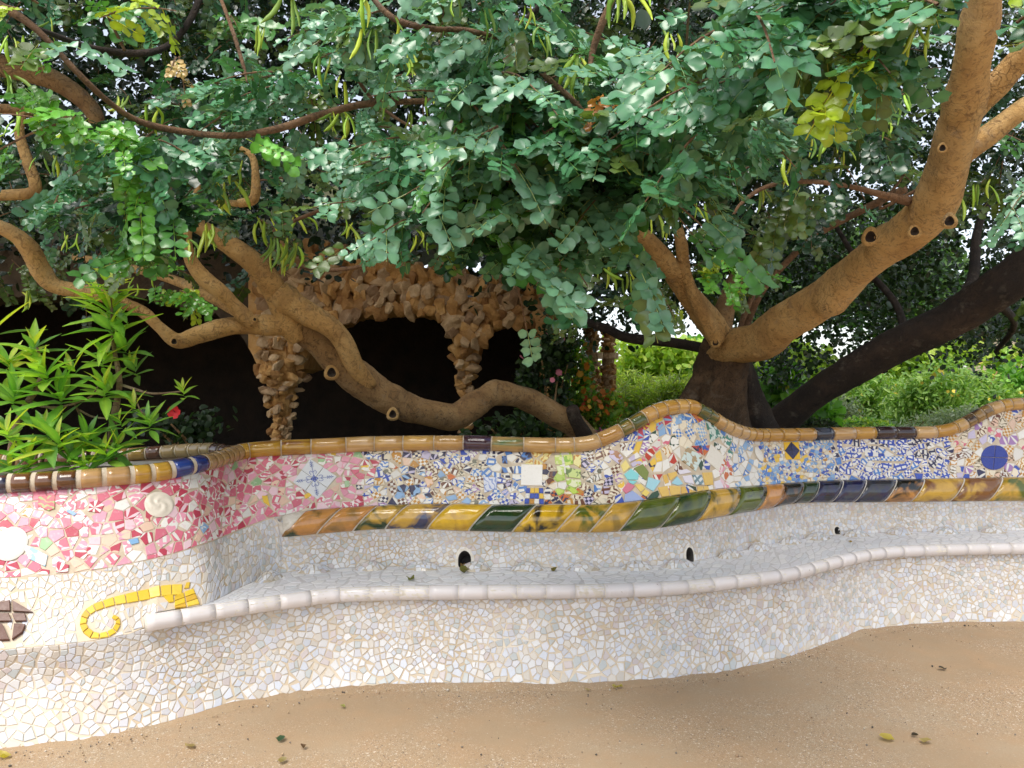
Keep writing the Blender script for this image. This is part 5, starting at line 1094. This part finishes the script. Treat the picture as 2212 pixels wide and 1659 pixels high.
# thick unseen roof of leaves added over the crowns to block the sun
def roof(tree, n, x0, x1):
    C = []
    for _ in range(n):
        d = lrg.uniform(3.3, 9.5 if x1 <= 0 else 7.0); C += list(np.array([lrg.uniform(x0, x1), d, lrg.uniform(3.4, 4.6)+min(1.6, .6*(d-3.3))+lrg.uniform(0, 1.2)])+lrg.normal(0, .24, (36, 3)))
    return np.array(C)
small_leaves('shade_crown', left, roof(left, 260, -6.5, 0), .13, [(.04, .09, .05), (.03, .07, .035)], 'leaf'); small_leaves('shade_crown', big, roof(big, 200, 0, 5.5), .13, [(.04, .09, .05), (.03, .07, .035)], 'leaf')
# pods
def pod_mesh(k):
    rg = np.random.default_rng(k); n = 9; cv = rg.uniform(-.16, .22); V = []; S = 6
    for i in range(n):
        t = i/(n-1); w_ = .074*(math.sin(math.pi*min(1, max(.06, t*.94+.05)))**.45)*(1+.10*math.sin(t*19)); c = np.array([cv*math.sin(t*3.14), .04*math.sin(t*5+k), -t])
        for s in range(S): an = 2*math.pi*s/S; V.append(c+np.array([math.cos(an)*w_, math.sin(an)*w_*.45, 0]))
    Fc = [(i*S+s, i*S+(s+1) % S, (i+1)*S+(s+1) % S, (i+1)*S+s) for i in range(n-1) for s in range(S)]+[tuple(range(S)), tuple((n-1)*S+s for s in range(S))[::-1]]
    out = []
    for c in ((.30, .46, .035), (.46, .56, .045), (.16, .28, .03)):
        m = mesh('pod', V, Fc, True, cols={'tint': [tuple(x*rg.uniform(.9, 1.1) for x in c)]*len(V)}); m.materials.append(M['pod']); out.append(m)
    return out
PODS = [pod_mesh(k) for k in range(5)]
for x, y, d, n, spread, ln in PODL:
    for k in range(n):
        tr = left if x < 1000 else big; q = P(x+RND.gauss(0, spread*.6), y+RND.uniform(-8, 14), d+RND.uniform(-.08, .08)); L = ln*RND.uniform(.75, 1.1)/F*d
        o = bpy.data.objects.new('pod', PODS[RND.randrange(5)][1 if x > 1900 and y < 100 else RND.choice([0, 0, 1, 2])]); COL.objects.link(o); o.parent = tr; o.matrix_parent_inverse = Matrix.Translation(-tr.location)
        o.location = tuple(q); o.scale = (L, L, L); o.rotation_euler = (RND.gauss(0, .28), RND.gauss(0, .32), RND.uniform(-1.2, 1.2))

# ------------------------------------------------------------------ oleander in the planter
ole = empty('oleander', tuple(P(150, 985, 4.2))); tag(ole, 'bright green oleander with lance leaves growing in the planter on the left', 'shrub')
def lance(rg):
    n = 6; V = []; 
    cv = rg.uniform(.05, .35)
    for i in range(n):
        t = i/(n-1); w_ = .135*math.sin(math.pi*(.04+.94*t)**.85); z = -cv*t*t*.6
        V += [(t, -w_, z+.03*rg.normal()*.3+w_*.35), (t, 0, z), (t, w_, z+w_*.35)]
    T = []
    for i in range(n-1):
        for k in range(2): a, b, c, d = i*3+k, i*3+k+1, i*3+4+k, i*3+3+k; T += [(a, d, c), (a, c, b)]
    c = np.array([(1, 1, 1), (1.7, 1.45, 1.2), (1, 1, 1)]*n); return np.array(V), np.array(T), c
LT = [(.16, .37, .06), (.25, .46, .07), (.40, .56, .08), (.12, .28, .07)]; LAN = []
for k in range(5):
    V, T, c = lance(lrg); LAN.append([tri_mesh('leaf', V, T, {'tint': np.minimum(c*np.array(t), .65)}, True) for t in LT])
for q in LAN:
    for m in q: m.materials.append(M['lance'])
stems = [[(245, 1000, 4.25, 16), (242, 930, 4.2, 17), (252, 870, 4.15, 15), (258, 820, 4.1, 12), (245, 740, 4.1, 8), (240, 640, 4.1, 5)], [(20, 1010, 4.2, 20), (35, 925, 4.1, 18), (60, 870, 4.05, 16), (85, 830, 4.0, 15), (92, 790, 4.0, 8), (80, 750, 4.0, 5)], [(190, 985, 4.2, 7), (185, 930, 4.1, 6), (165, 880, 4.05, 5), (150, 860, 4.0, 5)], [(258, 830, 4.1, 6), (290, 840, 4.05, 6), (330, 850, 4.05, 5), (395, 845, 4.05, 3)], [(170, 885, 4.05, 4), (200, 900, 4.05, 4), (245, 905, 4.0, 3)], [(290, 840, 4.05, 4), (300, 880, 4.0, 3), (315, 900, 4.0, 3)], [(60, 870, 4.05, 7), (120, 880, 4.0, 5), (190, 860, 4.0, 4), (215, 830, 4.0, 3)], [(90, 1000, 4.1, 8), (110, 940, 4.0, 6), (140, 920, 3.95, 4)]]
for k, s in enumerate(stems): limb(ole, s, 'stem', 'oleander_stem', 8, 6, .03, 90+k)
nle = 0
for x, y, d, n, L, bright in [(240, 612, 4.1, 15, 62, 2), (200, 625, 4.12, 7, 45, 2), (238, 665, 4.1, 15, 80, 1), (235, 705, 4.08, 13, 80, 1), (225, 770, 4.08, 13, 70, 1), (265, 745, 4.1, 9, 70, 0), (225, 835, 4.0, 14, 75, 1), (285, 790, 4.1, 9, 55, 3), (320, 905, 3.98, 13, 52, 0), (290, 870, 4.0, 8, 45, 1), (395, 838, 4.0, 10, 40, 1), (258, 905, 3.98, 8, 45, 3),
    (72, 745, 4.0, 15, 68, 1), (20, 780, 4.0, 12, 75, 2), (95, 800, 3.95, 14, 80, 1), (30, 850, 3.95, 13, 85, 0), (130, 850, 3.98, 13, 85, 0), (155, 790, 4.1, 8, 50, 3), (15, 930, 3.9, 12, 85, 1), (100, 930, 3.9, 13, 85, 3), (60, 985, 3.88, 13, 80, 1), (150, 985, 3.9, 14, 75, 0), (125, 950, 3.85, 12, 80, 2), (225, 975, 3.95, 14, 75, 1), (190, 940, 3.95, 11, 65, 0), (255, 960, 4.0, 11, 65, 3), (-10, 700, 4.1, 6, 75, 3), (185, 1005, 3.85, 8, 60, 3), (20, 1005, 3.9, 10, 70, 3)]:
    ax_ = np.array([RND.gauss(0, .25), -.25, 1.0]); ax_ /= np.linalg.norm(ax_); u = np.cross(ax_, [1, 0, 0]); u /= np.linalg.norm(u); v = np.cross(ax_, u)
    for k in range(n):
        an = k*2.4+RND.gauss(0, .25); f = k/n; el = 1.15-1.5*f + RND.gauss(0, .15); dr = (u*math.cos(an)+v*math.sin(an))*math.cos(el)+ax_*math.sin(el); nm = ax_*math.cos(el)-(u*math.cos(an)+v*math.sin(an))*math.sin(el)
        R = basis(dr, nm); l = L*(.68+.55*min(1, f*2))*RND.uniform(.85, 1.15)/F*d; q = P(x, y, d)-ax_*.07*f; t = 2 if (k < 3 and bright) else (bright if RND.random() < .6 else RND.choice([0, 1, 3]))
        o = bpy.data.objects.new('leaf', LAN[RND.randrange(5)][t]); COL.objects.link(o); o.parent = ole; o.matrix_parent_inverse = Matrix.Translation(-ole.location); m = Matrix.Identity(4)
        for i in range(3):
            for j in range(3): m[i][j] = R[i, j]*l
            m[i][3] = q[i]
        o.matrix_basis = m; nle += 1

# ------------------------------------------------------------------ garden beyond the bench
sheet('garden_bank', -1.5, 60, 7.6, 70, 60, 50, lambda x, y: -.3 + .05*(y-7) + .15*math.sin(x*.9)*math.sin(y*.6), M['grass'])
def bush(name, label, cat, x, y, d, rx, ry, n, size, tints, group=None, flowers=None, stem=True, mat='shrub', aspect=.8, lumps=9, nf=0):
    c = P(x, y, d); Rx, Rz = rx/F*d, ry/F*d; t = empty(name, (c[0], c[1], min(c[2]-Rz, c[2]-.05))); tag(t, label, cat, group); pts = []
    lc = lrg.normal(0, .42, (lumps, 3))
    for k in range(n):
        q = lc[lrg.integers(lumps)] + lrg.normal(0, .24, 3); pts.append(c+np.clip(q, -1.05, 1.05)*np.array([Rx, Rx*.7, Rz]))
    small_leaves('foliage', t, pts, size, tints, mat, aspect=aspect)
    if flowers:
        k = nf or max(30, n//14); fp = [pts[lrg.integers(n)]+np.array([0, -.08, .02]) for _ in range(k)]; small_leaves('blossom', t, fp, min(.075, size*1.2), flowers, 'flower', aspect=1.0)
    if stem:
        mb = MB()
        for k in range(4):
            b = c + np.array([lrg.normal(0, .15)*Rx, 0, -Rz*1.2]); e = c+lrg.normal(0, .4, 3)*np.array([Rx, Rx*.5, Rz]); V, Fc = tube(catmull([b, (b+e)/2+lrg.normal(0, .08, 3)*Rx, e], 4), np.linspace(.02, .008, 9)*max(1, d/10), 6); mb.add(V, Fc)
        mb.build('stem', t, M['bark_snake'], True)
    return t
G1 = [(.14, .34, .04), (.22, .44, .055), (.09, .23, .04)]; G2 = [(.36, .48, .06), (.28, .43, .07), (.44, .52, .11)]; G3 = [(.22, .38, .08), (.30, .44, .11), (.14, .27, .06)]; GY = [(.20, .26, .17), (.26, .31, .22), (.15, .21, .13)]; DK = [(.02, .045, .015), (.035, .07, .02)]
for k, (x, y, d, rx, ry, lb) in enumerate([(1700, 590, 19, 150, 110, 'tall dark tree far behind the fork of the carob'), (1900, 600, 21, 170, 120, 'tall dark tree far behind the leaning trunk'), (2090, 660, 20, 130, 80, 'tall dark tree far behind the right rail hump')]):
    bush('tall_tree', lb, 'tree', x, y, d, rx, ry, 4200, .22, [(.05, .12, .03), (.09, .17, .04), (.035, .08, .025)], 'tall trees behind the garden', None, True, lumps=24)
bush('flowering_climber', 'green climber with orange blossoms beside the stone columns', 'shrub', 1228, 850, 9.6, 48, 105, 2600, .075, G1 + G2[:1], None, [(.75, .28, .03), (.8, .45, .05)], nf=190)
bush('flowering_climber', 'orange and yellow flowering bush at the foot of the stone columns', 'shrub', 1300, 895, 9.4, 60, 50, 1800, .06, G1 + G2, None, [(.75, .22, .03), (.8, .5, .06), (.7, .1, .03)], nf=110)
bush('bougainvillea', 'small purple flower clump just above the rail', 'flower', 1297, 938, 8.6, 28, 16, 420, .035, [(.45, .06, .42), (.55, .12, .50), (.10, .2, .04)], stem=False)
for k, (x, y, d, rx, ry) in enumerate([(1400, 880, 13, 85, 60), (1470, 850, 15, 70, 55), (1350, 860, 16, 60, 60)]):
    bush('tall_grass_clump', ['tall yellow green grasses right of the stone columns', 'pale grass clump nearest the left side of the carob trunk', 'bright grass behind the two stone columns'][k], 'grass', x, y, d, rx, ry, 3600, .17, G2 + [(.30, .36, .20)], 'grasses beyond the bench', None, False, aspect=.12)
for k, (x, y, d, rx, ry, tn, lb) in enumerate([(1420, 790, 24, 120, 50, G2, 'light green tree far behind the grasses'), (1700, 800, 22, 90, 60, G2, 'yellow green tree far behind the leaning trunk'), (1860, 850, 14, 80, 60, G3, 'feathery green tree right of the leaning trunk'), (1980, 850, 13, 110, 62, G3, 'wide feathery pine over the middle of the right rail'), (2120, 850, 14, 95, 70, G3, 'feathery pine behind the right hump of the rail'), (2230, 830, 16, 90, 80, G1, 'green tree at the right edge behind the rail'), (2030, 780, 20, 140, 50, G2, 'pale tree behind the feathery pines'), (1560, 800, 26, 120, 60, G1, 'distant green tree behind the carob fork')]):
    bush('garden_tree', lb, 'tree', x, y, d, rx, ry, 3200, .12 if d < 18 else .2, tn, 'trees in the garden beyond', [(.55, .45, .05)] if k in (3, 4, 5) else None, True, aspect=.35 if tn is G3 else .8, nf=60, lumps=14)
for k, (x, y, d, rx, ry, lb) in enumerate([(2060, 905, 11.5, 95, 26, 'grey green low shrub under the feathery pines'), (1830, 890, 12, 60, 30, 'grey green shrub beside the grassy mound')]):
    bush('olive_shrub', lb, 'shrub', x, y, d, rx, ry, 1700, .07, GY, None, None, True, aspect=.3)
bush('broadleaf_shrub', 'large leaved bright green shrub between the carob trunk and leaning trunk', 'shrub', 1665, 855, 10, 62, 48, 700, .16, G1 + [(.12, .30, .06)], None, [(.6, .5, .05)], True, aspect=.95, nf=14)
bush('broadleaf_shrub', 'large leaved shrub hanging right of the leaning trunk foot', 'shrub', 1775, 880, 10.5, 50, 28, 420, .14, G1, None, None, True, aspect=.95)
def mound(name, label, x, y, d, rx, ry, mat, tints, lsz, n):
    c = P(x, y, d); Rx, Rz = rx/F*d, ry/F*d; t = empty(name, (c[0], c[1], c[2]-Rz)); tag(t, label, 'hedge'); V = IV.copy(); V[:, 2] = np.maximum(V[:, 2], -.9); V = c + V*np.array([Rx, Rx*.8, Rz])*(1+lrg.normal(0, .015, (len(V), 1))); put('body', mesh('body', V, IF, True), t, mat)
    u = lrg.normal(size=(n, 3)); u /= np.linalg.norm(u, axis=1)[:, None]; u = u[u[:, 1] < .4]; small_leaves('foliage', t, c+u*np.array([Rx, Rx*.8, Rz])*1.01, lsz, tints, 'shrub', up=.6)
mound('clipped_hedge', 'dark clipped hedge mound between the two carob trunks', 1622, 925, 8.4, 55, 55, M['garden'], DK + [(.06, .11, .025)], .035, 2600)
mound('clipped_hedge', 'dark clipped hedge low at the foot of the leaning trunk', 1760, 940, 8.6, 55, 35, M['garden'], DK + [(.06, .11, .025)], .035, 2000)
mound('grass_mound', 'bright lawn mound just above the rail right of leaning trunk', 1860, 945, 11, 80, 40, M['grass'], G2 + G1, .05, 2600)
mound('grass_mound', 'bright lawn mound behind the dark hedge and broadleaf shrub', 1690, 930, 11, 75, 40, M['grass'], G2 + G1, .05, 2200)
# two stone columns
for k, (x, w_, d, yt, lb) in enumerate([(1276, 34, 11, 690, 'left of two rough stone columns behind orange flowers'), (1313, 30, 11.8, 705, 'right paler of two rough stone columns beside the grasses')]):
    c = P(x, 829.5, d); t = empty('stone_column', (c[0], c[1], 0)); tag(t, lb, 'column', 'stone columns'); r = w_/2/F*d; zt = P(x, yt, d)[2]; zc_ = P(x, 775, d)[2]
    V, Fc = tube([(c[0], c[1], -.3), (c[0], c[1], zc_*.5), (c[0], c[1], zc_)], [r*.9, r*.85, r*.9], 12); put('shaft', mesh('shaft', V, Fc), t, M['stone_pale'])
    V, Fc = tube([(c[0], c[1], zc_), (c[0], c[1], zc_+.09)], [r*1.5, r*1.5], 12); put('capital', mesh('capital', V, Fc), t, M['stone_pale'])
    V, Fc = tube([(c[0], c[1], zc_+.09), (c[0]+.02, c[1], zt)], [r*.75, r*.8], 10); put('pier', mesh('pier', V, Fc), t, M['stone'])
    z = .5
    while z < zt:
        if abs(z-zc_-.04) > .09:
            for a in range(8):
                an = a/8*2*math.pi + z*7; rr = r*(.92 if z < zc_ else .78); stone_at(t, (c[0]+math.cos(an)*rr, c[1]+math.sin(an)*rr, z+RND.uniform(-.02, .02)), .058*RND.uniform(.8, 1.2), (1, .8, .75))
        z += .085
# house far off at the right edge
h = empty('house', tuple(P(2300, 760, 60)*np.array([1, 1, 0]))); tag(h, 'pale terracotta house glimpsed at the right edge through the leaves', 'house'); c = P(2300, 829.5, 60); hx = 4.2
def boxm(x0, x1, y0, y1, z0, z1): return [(x0, y0, z0), (x1, y0, z0), (x1, y1, z0), (x0, y1, z0), (x0, y0, z1), (x1, y0, z1), (x1, y1, z1), (x0, y1, z1)], [(3, 2, 1, 0), (4, 5, 6, 7), (0, 1, 5, 4), (1, 2, 6, 5), (2, 3, 7, 6), (3, 0, 4, 7)]
mb = MB(); mb.add(*boxm(c[0]-hx, c[0]+hx, 60, 66, 0, 5.4)); mb.build('wall', h, M['stucco'])
mb = MB(); z0 = 5.4; mb.add([(c[0]-hx-.4, 59.5, z0), (c[0]+hx+.4, 59.5, z0), (c[0]+hx+.4, 66.5, z0), (c[0]-hx-.4, 66.5, z0), (c[0]-hx-.4, 63, z0+1.5), (c[0]+hx+.4, 63, z0+1.5)], [(0, 1, 5, 4), (2, 3, 4, 5), (0, 4, 3), (1, 2, 5), (3, 2, 1, 0)]); mb.build('roof', h, M['terracotta'])
for wx in (-2.6, 0, 2.6): mb = MB(); mb.add(*boxm(c[0]+wx-.5, c[0]+wx+.5, 59.95, 60.1, 2.6, 4.2)); mb.build('window', h, M['hole'])
# dark shrubs in the shade behind the bench
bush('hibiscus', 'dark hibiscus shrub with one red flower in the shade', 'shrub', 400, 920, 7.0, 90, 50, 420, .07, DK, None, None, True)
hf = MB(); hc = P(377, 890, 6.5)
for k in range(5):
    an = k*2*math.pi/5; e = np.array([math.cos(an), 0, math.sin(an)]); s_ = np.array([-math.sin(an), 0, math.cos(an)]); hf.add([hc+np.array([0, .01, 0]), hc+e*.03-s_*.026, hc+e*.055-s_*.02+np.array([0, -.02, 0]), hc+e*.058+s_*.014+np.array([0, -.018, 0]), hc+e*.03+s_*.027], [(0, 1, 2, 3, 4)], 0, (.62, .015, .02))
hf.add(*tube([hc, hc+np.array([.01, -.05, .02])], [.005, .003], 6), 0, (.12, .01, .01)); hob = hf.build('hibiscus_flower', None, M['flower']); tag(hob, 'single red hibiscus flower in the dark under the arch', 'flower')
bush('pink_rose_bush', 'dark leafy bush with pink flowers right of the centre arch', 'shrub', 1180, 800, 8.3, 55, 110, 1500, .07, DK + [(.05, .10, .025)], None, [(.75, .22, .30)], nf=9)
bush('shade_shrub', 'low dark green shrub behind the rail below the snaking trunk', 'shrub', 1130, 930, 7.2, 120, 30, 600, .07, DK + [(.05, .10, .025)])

# ------------------------------------------------------------------ fallen leaves
def fallen(p, L, rz, col, curl, label, n=None):
    V, T = leaflet(L, L*.75, np.random.default_rng(int(abs(p[0])*1000)+int(p[1]*77))); V[:, 2] = V[:, 2]*(1+curl) + curl*(V[:, 0]-L/2)**2*12; V[:, 2] -= V[:, 2].min(); V[:, 0] -= L/2; c, s = math.cos(rz), math.sin(rz); V[:, :2] = V[:, :2] @ np.array([[c, s], [-s, c]])
    me = tri_mesh('fallen_leaf', V, T, {'tint': [col]*len(V)}); o = put('fallen_leaf', me, None, M['shrub'], tuple(p)); tag(o, label, 'leaf', 'fallen leaves'); return o
gz = lambda x, y: (lambda d: np.array([(x-1105.5)/F*d, d, .006]))(EYE*F/(y-829.5))
sz_ = lambda x, y: (lambda d: np.array([(x-1105.5)/F*d, d, .4565]))((EYE-.456)*F/(y-829.5))
for x, y, L, c, lb in ((607, 1600, .045, (.05, .10, .05), 'dark green fallen leaf on the sand below the left bulge'), (1914, 1600, .06, (.40, .32, .06), 'curled yellow leaf on the sand at lower right'), (1975, 1592, .03, (.05, .04, .03), 'small dark leaf beside the curled yellow leaf'), (2000, 1606, .05, (.38, .30, .12), 'flat pale leaf right of the curled yellow leaf'), (2035, 1448, .045, (.05, .045, .04), 'dark grey leaf on the sand near the right bend'),
    (555, 1508, .035, (.45, .38, .12), 'small yellow leaf against the foot of the bench'), (410, 1615, .05, (.35, .27, .12), 'straw coloured leaf on the sand at lower left'), (1335, 1489, .05, (.42, .36, .10), 'torn yellow leaf touching the foot of the bench'), (655, 1618, .03, (.12, .07, .04), 'tiny brown leaf near the dark green fallen leaf'), (5, 1640, .06, (.45, .38, .08), 'yellow leaf at the lower left corner'), (610, 1648, .04, (.3, .24, .1), 'pale leaf at the bottom edge left of centre'), (1268, 1495, .03, (.35, .28, .13), 'small straw leaf on the sand near the middle of the bench'), (740, 1530, .03, (.3, .3, .1), 'small leaf on the sand below the seat edge')):
    fallen(gz(x, y), L, RND.uniform(0, 6.28), c, RND.uniform(.2, 1.4), lb)
for x, y, L, c, lb in ((887, 1252, .055, (.16, .17, .04), 'olive leaf lying on the seat left of the drain niche'), (1103 - 100, 1237, .075, (.14, .13, .035), 'curled olive leaf on the seat below the drain niche'), (1000, 1222, .05, (.26, .16, .06), 'brown leaf at the mouth of the drain niche'), (1195, 1232, .05, (.16, .13, .02), 'mossy leaf at the back of the seat'), (1835, 1171, .03, (.3, .2, .03), 'tiny ochre leaf on the seat at right'), (1636, 1185, .03, (.3, .2, .03), 'tiny brown leaf by a mound on the seat')):
    fallen(sz_(x, y), L, RND.uniform(0, 6.28), c, RND.uniform(.3, 1.2), lb)
